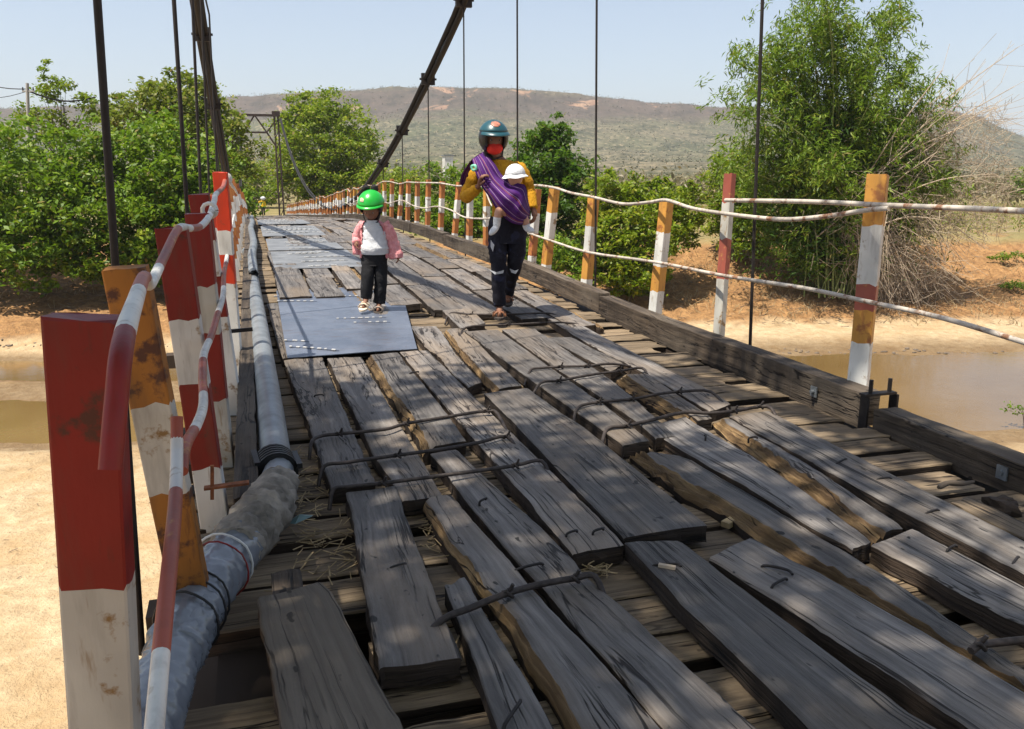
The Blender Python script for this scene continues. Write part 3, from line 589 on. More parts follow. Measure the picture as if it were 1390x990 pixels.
rail_r = thing('bridge_railing', 'railing of ochre and white posts strung with two pale sagging ropes beside the woman', 'railing', (3.25, 8, 0), 'railings of the bridge')
XR = 3.24
post(at_x(1192, 238, XR + .10), at_x(1163, 540, XR), 0, .105, .105, [(0, .22), (1, .485), (5, .60), (0, .745), (1, 1)], rail_r, .75)
post(at_x(991, 236, XR + .08), at_x(975, 464, XR), 0, .05, .075, [(5, .17), (6, .38), (5, .62), (6, 1)], rail_r, .3, 'thin weathered post with dull red bands, taller than its neighbours')
post(at_x(905, 274, XR + .08), at_x(888, 437, XR), 0, .10, .08, [(0, .25), (1, .53), (0, .74), (1, 1)], rail_r, .5)
post(at_x(806, 267, XR + .08), at_x(795, 397, XR), 0, .10, .08, [(0, .31), (1, .57), (0, .86), (1, 1)], rail_r, .5)
post(at_x(753, 254, XR + .08), at_x(740, 374, XR), 0, .105, .08, [(0, .28), (1, .58), (0, .87), (1, 1)], rail_r, .5)
tops = [at_x(991, 236, XR), at_x(905, 272, XR + .04), at_x(806, 267, XR + .04), at_x(753, 254, XR + .04)]
yy = 10.35; farpts = []; fl, k = [], 0
for yy in [9.9, 10.95, 12.0, 13.05, 14.1, 15.2, 16.4] + list(np.arange(17.5, 86, 1.12)):
    z0 = zd(yy); h = .98 + RNG.uniform(-.05, .05); lean = RNG.uniform(.02, .13); xt = XR + lean; tp = Vector((xt, yy + RNG.normal() * .04, z0 + h)); bt = Vector((XR, yy, z0 - .05))
    f1 = RNG.uniform(.24, .34); f2 = f1 + RNG.uniform(.24, .3); f3 = f2 + RNG.uniform(.22, .27)
    post(tp, bt, 0, .085, .07, [(2 if RNG.random() < .75 else 0, f1), (1, f2), (2, f3), (1, 1)], rail_r, .4); farpts.append(tp)
def rope(pts, r, parent, mat='rope', n=4, name='hand_rope', seg=8):
    b = MB(); b.tube(smooth_path(pts, n), r, seg); return b.build(name, M[mat], parent)
rope([at_x(1460, 297, 3.16), at_x(1390, 287, 3.18), at_x(1205, 279, 3.2), at_x(1100, 274, 3.19), at_x(985, 272, 3.2)], .014, rail_r)
hr = rope([at_x(1207, 283, 3.19), at_x(1180, 285, 3.19), at_x(1120, 294, 3.19), at_x(1060, 298, 3.19), at_x(990, 291, 3.19), at_x(940, 283, 3.19), at_x(905, 272, 3.21), at_x(880, 275, 3.21), at_x(845, 277, 3.2), at_x(806, 268, 3.22), at_x(775, 262, 3.2), at_x(752, 255, 3.22), at_x(725, 252, 3.22)]
     + [p + Vector((-.06, 0, -.03 + .02 * math.sin(i * 2.1))) for i, p in enumerate(farpts[:1])] + [p + Vector((-.05, 0, -.03 - .03 * (i % 2))) for i, p in enumerate(farpts[1:])], .014, rail_r)
rope([at_x(1460, 486, 3.14), at_x(1390, 465, 3.15), at_x(1280, 432, 3.16), at_x(1170, 408, 3.17), at_x(1090, 391, 3.18), at_x(980, 374, 3.18), at_x(890, 356, 3.19), at_x(800, 343, 3.2), at_x(748, 327, 3.2), at_x(712, 314, 3.2)]
     + [Vector((XR - .05, p.y, zd(p.y) + .50 + .05 * math.sin(i * 1.7))) for i, p in enumerate(farpts)], .013, rail_r)
b = MB(); c = farpts[1] + Vector((-.07, 0, -.02))
for t in range(3): b.tube([c + Vector((.02 * t, .07 * math.cos(a), .06 * math.sin(a) - .03 * t)) for a in np.linspace(0, 6.2, 10)], .014, 6)
b.build('rope_knot', M['orange'], hr)
b = MB(); b.tube(smooth_path([farpts[1] + Vector((-.06, 0, 0)), farpts[1] + Vector((-.07, .4, -.22)), (farpts[2] + farpts[1]) / 2 + Vector((-.06, 0.1, -.32)), farpts[2] + Vector((-.06, 0, 0))], 5), .011, 6); b.build('hand_rope', M['rope'], rail_r)

rail_l = thing('bridge_railing', 'railing of red, white and ochre boards with a bent striped pipe rail', 'railing', (-.3, 4, 0), 'railings of the bridge')
def lpost(pts, d0, d1, wid, dep, bands, yaw, label=None, foot=-.34):
    t, q = at_y(*pts[0], d0), at_y(*pts[1], d1); k = (t.z - foot) / (t.z - q.z)          # the foot runs on down past the deck edge
    return post(t, t + (q - t) * k, 0, wid, dep, [(m_, f / k) for m_, f in bands[:-1]] + [(bands[-1][0], 1)], rail_l, yaw, label)
# front faces square to the deck's direction; y given from their width in the photograph
lpost(((113, 431), (150, 1100)), 1.36, 1.42, .102, .05, [(3, .49), (6, 1)], -.16, 'broad dark red board, its lower half stained white')
lpost(((170, 363), (252, 770)), 2.25, 2.34, .10, .045, [(7, .30), (7, .42), (6, .72), (7, 1)], -.16, 'ochre and grey white board with burnt brown patches, leaning outward', .04)
lpost(((233, 310), (282, 640)), 3.15, 3.2, .104, .045, [(3, .35), (1, .62), (3, .98), (1, 1)], -.15)
lpost(((268, 290), (300, 600)), 3.85, 3.9, .095, .05, [(3, .30), (6, .50), (3, .80), (6, 1)], -.15)
lpost(((270, 264), (303, 470)), 4.75, 4.8, .10, .05, [(3, .30), (1, .52), (3, .8), (1, 1)], -.15)
lpost(((299, 234), (314, 420)), 5.7, 5.75, .085, .06, [(4, .09), (4, .41), (1, .59), (4, .80), (1, 1)], -.15, 'tall sunlit orange red and white post')
for i, yy in enumerate(np.arange(6.8, 84, 1.12)):
    z0 = zd(yy); h = .97 + RNG.uniform(-.05, .05); tp = Vector((-.30 - RNG.uniform(.0, .07), yy, z0 + h)); f1 = RNG.uniform(.24, .32)
    post(tp, Vector((-.22, yy, z0 - .05)), 0, .09, .07, [(4 if i < 2 else 2, f1), (1, f1 + .26), (2, f1 + .5), (1, 1)], rail_l, .1)
def pipe_rail(px, r, cols, name='pipe_rail'):
    """px: (x, y, Y) ; cols: list of (n spans, material)"""
    P = smooth_path([at_y(*p) for p in px], 6); b = MB(); i = 0
    for n, m in cols:
        j = min(i + n, len(P) - 1)
        if j > i: b.tube(P[i:j + 1], r, 12, m, cap=(i == 0 or j == len(P) - 1))
        i = j
    return b.build(name, [M['red'], M['white'], M['brownred']], rail_l)
pr_ = pipe_rail([(150, 638, 1.02), (158, 545, 1.05), (167, 465, 1.12), (183, 410, 1.5), (196, 376, 1.95), (204, 386, 2.2), (222, 350, 2.6), (242, 311, 3.02), (258, 310, 3.25), (273, 307, 3.5), (285, 292, 3.9), (291, 272, 4.4), (293, 264, 4.8), (303, 254, 5.4), (307, 240, 6.0), (312, 248, 7.0), (316, 254, 8.2), (318, 256, 10), (322, 263, 13)], .0135,
          [(13, 0), (7, 1), (5, 2), (9, 1), (8, 2), (6, 1), (5, 2), (20, 1), (10, 2), (40, 1)])
pipe_rail([(208, 1010, .93), (212, 960, .98), (222, 850, 1.1), (231, 760, 1.25), (238, 680, 1.45), (240, 615, 1.62), (240, 566, 1.66)], .0115, [(10, 1), (15, 2), (5, 1), (2, 1), (8, 2)])
pipe_rail([(247, 640, 1.75), (252, 605, 1.85), (268, 575, 2.1), (276, 548, 2.35), (275, 510, 2.6), (277, 480, 2.9), (287, 455, 3.2), (296, 425, 3.6), (303, 400, 4.1), (304, 372, 4.8), (308, 350, 5.6), (311, 325, 7), (315, 305, 9.5), (318, 292, 12)], .0125, [(10, 2), (10, 1), (8, 2), (6, 1), (8, 2), (8, 1), (8, 2), (60, 1)])
# wraps and a knot where the pipe is tied
b = MB(); c = at_y(284, 286, 3.95)
for t in range(3): b.tube([c + Vector((.030 * math.cos(a), .03 * math.sin(a * .5) + .008 * t, .030 * math.sin(a))) for a in np.linspace(0, 6.2, 12)], .009, 6)
b.build('rope_knot', M['white'], pr_)
b = MB(); b.ball(at_y(308, 243, 6.0), .035, .05, .04); b.build('rope_knot', M['white'], pr_)
# protruding needle beams and bracing below the railing
for (x, y) in ((226, 490), (236, 598), (244, 640), (248, 680), (202, 846)):
    p = at_z(x, y, -.17); b = MB(); b.bar(p, (.3, p.y + .01, -.17), .12, .10); b.build('needle_beam', M['plank_edge'], bridge)
b = MB(); b.bar(at_y(277, 663, 2.9), at_y(338, 655, 2.9), .03, .008); b.bar(at_y(288, 678, 2.9), at_y(288, 632, 2.9), .012); b.build('tie_strap', M['rust'], bridge)
b = MB(); b.bar(at_y(300, 451, 4.9), at_y(343, 447, 4.9), .02, .02); b.tube([at_y(305, 462, 4.9), at_y(304, 436, 4.9)], .012, 6); b.build('tie_strap', M['iron'], bridge)

# ------------------------------------------------------------------ water pipe
pipe = thing('water_pipe', 'grey water pipe along the deck edge, its near end bandaged with plastic and cloth', 'pipe', (0, 3, 0))
pp = [at_z(375, 632, .06), at_z(367, 560, .065), at_z(358, 490, .07), at_z(350, 430, .075), at_z(343, 380, .08), at_z(339, 345, .085)]
b = MB(); b.tube(smooth_path(pp, 6), .066, 20); run = b.build('pipe_run', M['galv'], pipe)
e = pp[-1]; b = MB(); b.tube(smooth_path([e, e + Vector((.0, .10, 0)), e + Vector((-.03, .3, 0))], 4), .085, 18); b.build('pipe_collar', M['galv'], run)
q = [e + Vector((-.02, .2, .02))] + [Vector((-.02 + .02 * math.sin(t), t, .08 + zd(t))) for t in np.arange(9.6, 60, 2.0)]
b = MB(); b.tube(smooth_path(q, 3), .055, 14); b.build('pipe_run', M['galv'], pipe)
c0, c1 = at_z(372, 628, .06), at_z(378, 645, .055); dv_ = (c1 - c0).normalized(); b = MB()
for t in range(5): p = c0 + dv_ * (.026 * t); b.tube([p, p + dv_ * .014], .084, 20)
b.tube([c0 - dv_ * .01, c0 + dv_ * .12], .075, 20)
for a in (.3, 2.6): s = Vector((math.cos(a) * .09, 0, math.sin(a) * .09)); b.bar(c0 + s - dv_ * .02, c0 + s + dv_ * .14, .022, .022)
b.build('coupling', M['rubber'], run)
wp = [at_z(379, 640, .06), at_z(366, 672, .06), at_z(350, 700, .05), at_z(318, 745, .05), at_z(288, 790, .05), at_z(262, 832, .05), at_z(236, 890, .045), at_z(214, 945, .04), at_z(190, 1010, .03), at_z(168, 1060, .03)]
def wrapped(pts, rad, name, mat, amp, seed, n=34, fr=1.0):
    P = smooth_path(pts, 16); k = len(P); vs = []; u = None
    for i, p in enumerate(P):
        d = (P[min(i + 1, k - 1)] - P[max(i - 1, 0)]).normalized(); u = (Vector((1, 0, 0)) - d * d.x).normalized(); w = d.cross(u); t = i / (k - 1)
        r0 = float(np.interp(t, np.linspace(0, 1, len(rad)), rad))
        for j in range(n):
            a = 2 * PI * j / n; spiral = nz(math.cos(a) * 1.6 + seed, math.sin(a) * 1.6, i * .16 * fr) + .6 * nz(math.cos(a + i * .3) * 4, math.sin(a + i * .3) * 4, i * .30 * fr + seed)
            fold = .5 * abs(math.sin(i * .55 * fr + 2.0 * a + 2 * nz(a, i * .1, seed)))
            cr = abs(nz(math.cos(a) * 1.3 + seed, math.sin(a) * 1.3, i * .55 * fr + a * .5)) + .55 * abs(nz(math.cos(a) * 2.6, math.sin(a) * 2.6 + seed, i * 1.1 * fr)); vs.append(p + (u * math.cos(a) + w * math.sin(a)) * r0 * (1 + amp * (spiral * .7 + fold * .7 - 1.5 * cr + .4)))
    fs = [(i * n + j, i * n + (j + 1) % n, (i + 1) * n + (j + 1) % n, (i + 1) * n + j) for i in range(k - 1) for j in range(n)] + [tuple(range(n))[::-1], tuple((k - 1) * n + j for j in range(n))]
    return mesh_obj(name, vs, fs, M[mat], pipe, None, None, True)
b = MB(); b.tube(smooth_path(wp, 4), .06, 14); b.build('pipe_run', M['galv'], pipe)
wrapped([wp[0] + Vector((.0, -.12, 0)), at_z(362, 690, .06), at_z(338, 722, .05), at_z(318, 750, .05)], [.062, .084, .090, .084, .078], 'cloth_wrap', 'wrapcloth', .24, 4)
pw = wrapped([at_z(328, 738, .05)] + wp[4:7], [.074, .080, .077, .078, .074], 'plastic_wrap', 'wrapgrey', .16, 9, fr=.8)
wrapped([wp[5]] + wp[6:], [.074, .071, .072, .074, .070], 'plastic_wrap', 'wrapgrey', .10, 15, fr=.5)
def strap(c, d, r, th, mat, name='strap'):
    d = d.normalized(); u = d.orthogonal().normalized(); w = d.cross(u); b = MB()
    b.tube([c + (u * math.cos(a) + w * math.sin(a)) * r * (1 + .05 * nz(a * 2, r * 50)) + d * .02 * math.sin(a) for a in np.linspace(0, 2 * PI, 22)], th, 6); b.build(name, M[mat], pw)
dd = wp[6] - wp[4]
strap(at_z(268, 815, .05), dd, .092, .0035, 'rubber'); strap(at_z(262, 828, .05), dd, .092, .0035, 'rubber'); strap(at_z(302, 765, .05), dd, .094, .004, 'white'); strap(at_z(296, 776, .05), dd, .093, .003, 'red'); strap(at_z(252, 848, .05), dd, .09, .004, 'rubber')
b = MB(); c = at_z(408, 712, .0)
b.add([c + Vector(v) for v in ((-.05, .03, .0), (.0, .06, .015), (.05, .05, .01), (.04, 0, .025), (-.02, -.02, .012), (0, .02, .03))], [(0, 4, 5), (4, 3, 5), (3, 2, 5), (2, 1, 5), (1, 0, 5), (0, 1, 2, 3, 4)])
tag(b.build('plastic_scrap', plain('teal_plastic', (0.10, 0.17, 0.17), .4, 0, .3)), 'torn teal plastic scrap in the straw beside the wrapped pipe', 'litter')

# ------------------------------------------------------------------ main cables and hangers
def zc(y): return (-.4 + .0060 * (y - 40) ** 2) if y < 40 else (-.4 + .00286 * (y - 40) ** 2)
def cable(side, label):
    t = thing('main_cable', label, 'cable', (3.3 if side > 0 else -.5, 20, 3), 'main cables of the bridge')
    def xc(y):
        w = min(1, max(0, (y - 2) / 12)) * (1 - .35 * min(1, max(0, (y - 60) / 28)))
        return (3.05 + .28 * w) if side > 0 else (-.30 - .27 * w)
    ys = list(np.arange(-9, 89, 1.0))
    for dx, dz in ((-.058, .0), (.058, .02), (0.0, -.06)):
        b = MB(); b.tube([(xc(y) + dx, y, zc(y) + dz + .01 * math.sin(y * .8 + dx * 90)) for y in ys], .042, 8); b.build('cable_strand', M['cable'], t)
    return t, xc
ct_r, xr_ = cable(1, 'thick black main cable slanting down across the hill to the railing behind the girl'); ct_l, xl_ = cable(-1, 'steep black main cable rising above the red and white boards')
def hanger(t, top_px, bot_px, Y, zbot, xcf, r=.0115):
    p1 = at_y(*bot_px, Y); p0 = at_y(*top_px, Y); d = (p0 - p1) / (p0.z - p1.z); zt = zc(Y); c = Vector((xcf(Y), Y, zt)); a = p1 + d * (zbot - p1.z)
    b = MB(); b.tube([a, p1, p0, c] if zt > p0.z + .3 else [a, p1, c], r, 8); b.build('hanger', M['iron'], t)
    b = MB(); b.box(c, (.25, .08, .21)); b.tube([c + Vector((-.16, 0, 0)), c + Vector((.16, 0, 0))], .02, 8); b.build('cable_clamp', M['iron'], t)
for (tp, bt) in (((1035, 0), (1018, 474)), ((810, 0), (808, 398)), ((702, 0), (702.5, 240)), ((628, 0), (630.5, 232)), ((578, 60), (583, 300)), ((545.5, 120), (547.5, 300)), ((521, 170), (521, 296))):
    Yh = at_x(bt[0], bt[1], 3.30).y; hanger(ct_r, tp, bt, Yh, zd(Yh) - .25, xr_)
for (tp, bt, Yh) in (((132, 0), (157, 365), 2.75), ((236, 0), (258, 350), 5.2), ((261, 0), (274, 300), 7.4), ((273, 0), (285, 280), 9.7), ((284, 20), (296, 262), 12.2), ((290, 60), (301, 258), 15), ((296, 100), (306, 258), 18)):
    hanger(ct_l, tp, bt, Yh, zd(Yh) - .3, xl_)
# ------------------------------------------------------------------ far tower
tw = thing('bridge_tower', 'rusty steel bridge portal with a trussed top beam among the far trees', 'tower', (.9, 88.5, -3.3))
YT = 88.5; TX0, TX1 = -1.15, 2.85; zt = at_y(375, 157, YT).z; zb = at_y(362, 180, YT).z
b = MB()
for x in (TX0, TX1):
    b = MB()
    for dx in (-.22, .22): b.bar((x + dx, YT, -4.2), (x + dx * .8, YT, zt + .1), .16, .22)
    for i in range(9): z0 = -3.4 + i * (zt + 3.3) / 9; b.bar((x - .22, YT, z0), (x + .22, YT, z0 + 1.0), .07, .07)
    b.box((x, YT, zt + .15), (.75, .5, .5)); b.build('tower_leg', M['towersteel'], tw)
b = MB(); b.bar((TX0, YT, zt), (TX1, YT, zt), .22); b.build('top_chord', M['towersteel'], tw)
b = MB(); xm = (TX0 + TX1) / 2; b.bar((xm - 1.05, YT, zb), (xm + 1.05, YT, zb), .16)
b.build('bottom_chord', M['towersteel'], tw)
for s in (-1, 1):
    b = MB(); b.bar((xm, YT + .02, zt), (xm + s * 1.05, YT + .02, zb), .14); b.bar((xm + s * 1.05, YT - .02, zb), (xm + s * 1.9, YT - .02, zt - .5), .12); b.bar((xm + s * 1.05, YT + .03, zb), (xm + s * 1.95, YT + .03, zb - 1.5), .16); b.build('brace', M['towersteel'], tw)
# ------------------------------------------------------------------ river, banks and hill
def th(r, d):
    """height of the ground, r metres right and d metres ahead"""
    w = 1.2 * nz(r * .06, 3.3) + .5 * nz(r * .2, 7.7)
    if d < 24: z = -6.7 - .25 * (d / 24)
    else:
        pts = [(24, -6.95), (27.2 + (1 if r < 0 else 0), -7.2), (29, -7.6), (33, -7.75), (37.5, -7.6), (39.2, -7.2), (44.2, -6.85), (47, -6.3), (51.5, -5.4), (55.5, -3.9), (58.5, -3.35), (75, -3.25), (120, -3.2), (600, -3.0), (3000, 0)]
        if r < -3: 
            t = min(1, (-3 - r) / 4); bar = [(24, -6.95), (25.8, -7.17), (26.6, -7.35), (28.5, -7.5), (30.6, -7.24), (31.4, -7.12), (33.4, -7.12), (34.3, -7.24), (36, -7.5), (37.6, -7.25), (39, -6.9), (41, -6.3), (46, -5.9), (51.5, -5.2), (55.5, -3.9), (58.5, -3.35), (75, -3.25), (120, -3.2), (3000, 0)]
            z0 = float(np.interp(d + w * .5, *zip(*pts))); z = z0 * (1 - t) + t * float(np.interp(d + w * .35, *zip(*bar)))
        else: z = float(np.interp(d + w * .6, *zip(*pts)))
    if d < 70:
        am = .06 if z < -6.8 else .16
        z += am * 1.5 * nz(r * .5, d * .5, 1) + am * 1.0 * nz(r * 1.5, d * 1.5, 4) + (am * .5 * nz(r * 4, d * 4, 9) if z > -6.8 else .02 * nz(r * 4, d * 4, 9))
        if z > -6.4: z += .5 * abs(nz(r * .8, d * .6, 12)) - .2 * abs(nz(r * 2.5, d * 1.4, 15))
    # a rise under both ends of the bridge
    return z
def axis(segs): return np.unique(np.concatenate([np.arange(a, b, s) for a, b, s in segs]))
ds = axis([(-60, 4, 8), (4, 24, 1.0), (24, 60, .42), (60, 130, 5), (130, 700, 60), (700, 4200, 500)])
rs = axis([(-3500, -300, 400), (-300, -44, 25), (-44, 46, .55), (46, 300, 25), (300, 3600, 400)])
vs = [RD(r, d, th(r, d)) for d in ds for r in rs]; K = len(rs)
fs = [(i * K + j, i * K + j + 1, (i + 1) * K + j + 1, (i + 1) * K + j) for i in range(len(ds) - 1) for j in range(K - 1)]
tag(mesh_obj('ground', vs, fs, M['ground'], None, None, None, True), 'pale river sand rising to a brown earth bank', None, None, 'structure')
wv = [RD(r, d, -7.2) for r, d in ((-300, 21), (300, 21), (300, 44), (-300, 44))]
tag(mesh_obj('river_water', wv, [(0, 1, 2, 3)], M['water']), 'shallow muddy brown river', None, None, 'structure')
# the hill: its skyline is given as bearings, its slopes run down to the plain
sky = [(-900, 165), (-300, 158), (0, 154), (120, 150), (250, 143), (330, 138), (440, 133), (490, 130), (560, 126), (640, 127), (700, 129), (760, 134), (830, 141), (900, 147), (1000, 153), (1100, 154), (1200, 154), (1280, 157), (1320, 165), (1350, 181), (1390, 195), (1500, 217), (1800, 239), (2200, 247)]
hv, hf = [], []; bs = np.arange(-700, 2000, 4.0); nt_ = 64
for bx in bs:
    py = float(np.interp(bx, *zip(*sky))) + 1.6 * nz(bx * .035, 2.2) + .9 * nz(bx * .16, 5)
    top = at_d(bx, py, 1500.0)
    for i in range(nt_):
        t = i / (nt_ - 1.0); d = 330 + 1170 * t if i < nt_ - 4 else 1500 + 260 * (i - nt_ + 4)
        tt = min(1, t / ((nt_ - 5) / (nt_ - 1.0))); prof = .22 * (tt / .6) ** 1.25 if tt < .6 else (.22 + .46 * ((tt - .6) / .25) if tt < .85 else (.68 + .27 * ((tt - .85) / .06) if tt < .91 else .95 + .05 * (tt - .91) / .09))
        q = at_d(bx, 300, d); z = -3 + (top.z + 3) * prof
        if i < nt_ - 5 and i > 0: z += 9 * nz(q.x * .008, q.y * .008, 3) * min(1, tt * 3) * (1 - tt) * 2.2 + 3.0 * nz(q.x * .03, q.y * .03, 8) * min(1, tt * 3)
        if i >= nt_ - 4: z = top.z - 1.5 * (i - nt_ + 4)
        hv.append(Vector((q.x, q.y, z)))
fs = [(i * nt_ + j, (i + 1) * nt_ + j, (i + 1) * nt_ + j + 1, i * nt_ + j + 1) for i in range(len(bs) - 1) for j in range(nt_ - 1)]
tag(mesh_obj('hill', hv, fs, M['hill'], None, None, None, True), 'long flat topped hill under thin dry woods', None, None, 'structure')

# ------------------------------------------------------------------ leaves
def leaf_mesh(name, C, size, aspect, mat, parent=None, droop=0.0, up=0.5, long_dir=None):
    """C: n x 3 leaf centres; each leaf is one folded quad"""
    n = len(C); N = RNG.normal(size=(n, 3)); N[:, 2] = np.abs(N[:, 2]) + up; N /= np.linalg.norm(N, axis=1, keepdims=True)
    A = RNG.normal(size=(n, 3)) if long_dir is None else long_dir + RNG.normal(size=(n, 3)) * .35
    A[:, 2] -= droop; A -= N * (A * N).sum(1, keepdims=True); A /= np.linalg.norm(A, axis=1, keepdims=True) + 1e-9; B = np.cross(N, A)
    s = size * RNG.uniform(.6, 1.35, (n, 1)); L = A * s; Wd = B * s * aspect
    V = np.stack([C - L * .5, C + Wd * .5 - L * .05 + N * s * .06, C + L * .5 - N * s * .08, C - Wd * .5 - L * .05 + N * s * .06], 1).reshape(-1, 3)
    me = bpy.data.meshes.new(name); me.vertices.add(4 * n); me.vertices.foreach_set('co', V.astype(np.float32).ravel()); me.loops.add(4 * n); me.loops.foreach_set('vertex_index', np.arange(4 * n, dtype=np.int32))
    me.polygons.add(n); me.polygons.foreach_set('loop_start', np.arange(0, 4 * n, 4, dtype=np.int32)); me.polygons.foreach_set('loop_total', np.full(n, 4, np.int32))
    me.materials.append(mat); me.update(); me.validate(); o = bpy.data.objects.new(name, me); COL.objects.link(o)
    if parent: o.parent = parent; o.matrix_parent_inverse = Matrix.Translation(parent.location).inverted()
    return o
def tree(name, label, blobs, base, n_leaf, size, mat, group=None, clump=.16, trunk_r=.16, cat='tree', density_core=.25, limbs=7, aspect=.5, mats2=None):
    """blobs: (px, py, rx_px, ry_px, distance) lobes of the crown as seen; base: (px, py, distance) foot of the trunk"""
    foot = at_d(*base); foot.z = th((foot - EYE).dot(RT), (foot - EYE).dot(FW)) - .1
    t = thing(name, label, cat, foot, group); tot = sum(b[2] * b[3] for b in blobs); allC = []
    for (px, py, rx, ry, d) in blobs:
        c = np.array(at_d(px, py, d)); s = d / F_PX; R_ = np.array([rx * s, (rx + ry) * .5 * s, ry * s]); k = int(1.75 * n_leaf * rx * ry / tot); nc = max(6, k // 46)
        dirs = RNG.normal(size=(nc, 3)); dirs /= np.linalg.norm(dirs, axis=1, keepdims=True); rad = np.where(RNG.random(nc) < density_core, RNG.uniform(.25, .75, nc), RNG.uniform(.74, 1.08, nc))
        rad *= 1 + np.array([.22 * nz(*(v * 2.3 + d)) for v in dirs]); loc = dirs * rad[:, None] * R_
        cc = loc[:, :1] * np.array(RT) + loc[:, 1:2] * np.array(FW) + loc[:, 2:] * np.array([0, 0, 1]) + c
        cs = clump * (rx * ry) ** .5 * s * RNG.uniform(.7, 1.5, (nc, 1)); per = max(4, k // nc); s = s
        P = (cc[:, None, :] + RNG.normal(size=(nc, per, 3)) * cs[:, :, None] * np.array([1, 1, .62])).reshape(-1, 3); allC.append(P)
    C = np.concatenate(allC); gz = foot.z + .15; C = C[C[:, 2] > gz]; core = []
    if limbs < 10:
        for (px, py, rx, ry, d) in blobs:
            c = np.array(at_d(px, py, d)); s = d / F_PX; k = int(n_leaf * rx * ry / tot * .30); v = RNG.normal(size=(k, 3)); v /= np.linalg.norm(v, axis=1, keepdims=True); v *= RNG.uniform(.45, .84, (k, 1)) * np.array([rx * s, (rx + ry) * .5 * s, ry * s])
            core.append(v[:, :1] * np.array(RT) + v[:, 1:2] * np.array(FW) + v[:, 2:] * np.array([0, 0, 1]) + c)
        core = np.concatenate(core); core = core[core[:, 2] > gz]; C = np.concatenate([C, core])
    leaf_mesh('crown', C, size, aspect, mat, t)
    b = MB(); top = Vector(np.mean([np.array(at_d(q[0], q[1], q[4])) for q in blobs], axis=0))
    mid = foot.lerp(top, .45) + Vector((RNG.normal() * .15, 0, 0)); b.tube(smooth_path([foot, mid, top], 5), [trunk_r * (1.2 - .95 * i / 10) for i in range(11)], 8)
    for i in range(limbs):
        e = Vector(C[RNG.integers(len(C))]); s0 = foot.lerp(top, RNG.uniform(.2, .8)); mm = s0.lerp(e, .5) + Vector((0, 0, .2)); b.tube(smooth_path([s0, mm, e], 3), [trunk_r * .5 * (1 - .85 * j / 6) for j in range(7)], 5)
    b.build('trunk', M['bark'], t); return t
GB = 'trees on the far river bank'
tree('tree', 'bright green bushy tree at the far left edge, spilling over the bank', [(30, 250, 95, 85, 47), (90, 300, 90, 75, 46), (-50, 270, 90, 100, 48), (20, 345, 90, 45, 45), (120, 225, 70, 55, 49), (130, 345, 55, 40, 45.5)], (60, 400, 47.5), 15000, .33, M['leaf_green'], GB, .09)
tree('tree', 'dense dark green tree with leaves hanging to the bank behind the second black hanger', [(215, 235, 80, 75, 49), (275, 280, 65, 80, 49), (200, 310, 70, 60, 47), (280, 345, 50, 40, 47), (230, 345, 60, 40, 46.5)], (235, 395, 49), 13500, .32, M['leaf_green'], GB, .09)
tree('tree', 'tall olive leaved tree topping the dark green trees', [(240, 165, 75, 55, 60), (290, 190, 55, 65, 60), (185, 170, 45, 45, 61), (305, 250, 38, 60, 58), (240, 125, 38, 28, 60)], (250, 330, 60), 8500, .34, M['leaf_olive'], GB, .10)
tree('tree', 'slender sparse tree with open twigs beside the utility pole', [(75, 100, 15, 26, 66), (78, 135, 28, 26, 66), (50, 150, 28, 16, 66), (110, 130, 22, 16, 66), (80, 170, 45, 22, 66), (125, 150, 18, 14, 66)], (78, 260, 66), 1700, .30, M['leaf_yellow'], GB, .20, .12, density_core=.5, limbs=26)
tree('tree', 'rounded yellow green tree standing beyond the end of the bridge by the steel portal', [(440, 195, 66, 62, 98), (475, 215, 45, 50, 97), (405, 210, 36, 60, 99), (440, 245, 62, 28, 96), (425, 155, 42, 28, 99)], (440, 285, 98), 13000, .42, M['leaf_yellow'], GB, .085, .25)
tree('bush', 'small yellowish bush behind the man in yellow at the end of the bridge', [(345, 250, 22, 28, 106), (330, 262, 22, 22, 104), (362, 262, 14, 22, 104)], (345, 285, 105), 1700, .36, M['leaf_yellow'], GB, .15, .1, 'bush')
tree('bush', 'dry pale thicket under the steel portal beam', [(352, 215, 18, 24, 120), (362, 240, 16, 28, 118)], (352, 285, 119), 700, .45, M['leaf_dry'], GB, .16, .1, 'bush', limbs=14)
tree('bush', 'low leafy bush behind the railing at the foot of the slanting black cable', [(530, 255, 48, 34, 80), (510, 280, 45, 25, 78), (560, 265, 40, 32, 80), (575, 290, 30, 24, 78)], (535, 310, 80), 5200, .32, M['leaf_yellow'], GB, .13, .12, 'bush')
tree('bush', 'green bush behind the railing between the girl and the woman', [(650, 255, 38, 32, 64), (600, 255, 34, 30, 64), (630, 290, 42, 40, 62), (605, 305, 45, 30, 62), (665, 305, 40, 45, 60)], (640, 350, 62), 6200, .33, M['leaf_green'], GB, .13, .12, 'bush')
tree('tree', 'dark rounded tree right behind the woman', [(742, 235, 50, 62, 55), (770, 275, 36, 60, 54), (715, 290, 42, 55, 54), (745, 195, 36, 26, 55)], (745, 365, 55), 9000, .31, M['leaf_dark'], GB, .085)
tree('bush', 'low green shrubs at the foot of the dark tree', [(745, 345, 45, 26, 49), (790, 360, 36, 30, 48), (710, 345, 30, 25, 49)], (755, 395, 48.5), 3800, .24, M['leaf_green'], GB, .14, .08, 'bush')
tree('bush', 'broad sunlit bush with yellow tips above the bare earth bank', [(870, 310, 66, 58, 49), (905, 290, 50, 46, 50), (835, 275, 45, 40, 50), (860, 365, 56, 36, 47.5), (820, 330, 36, 42, 48)], (865, 410, 48.5), 12500, .27, M['leaf_yellow'], GB, .085, .12, 'bush')
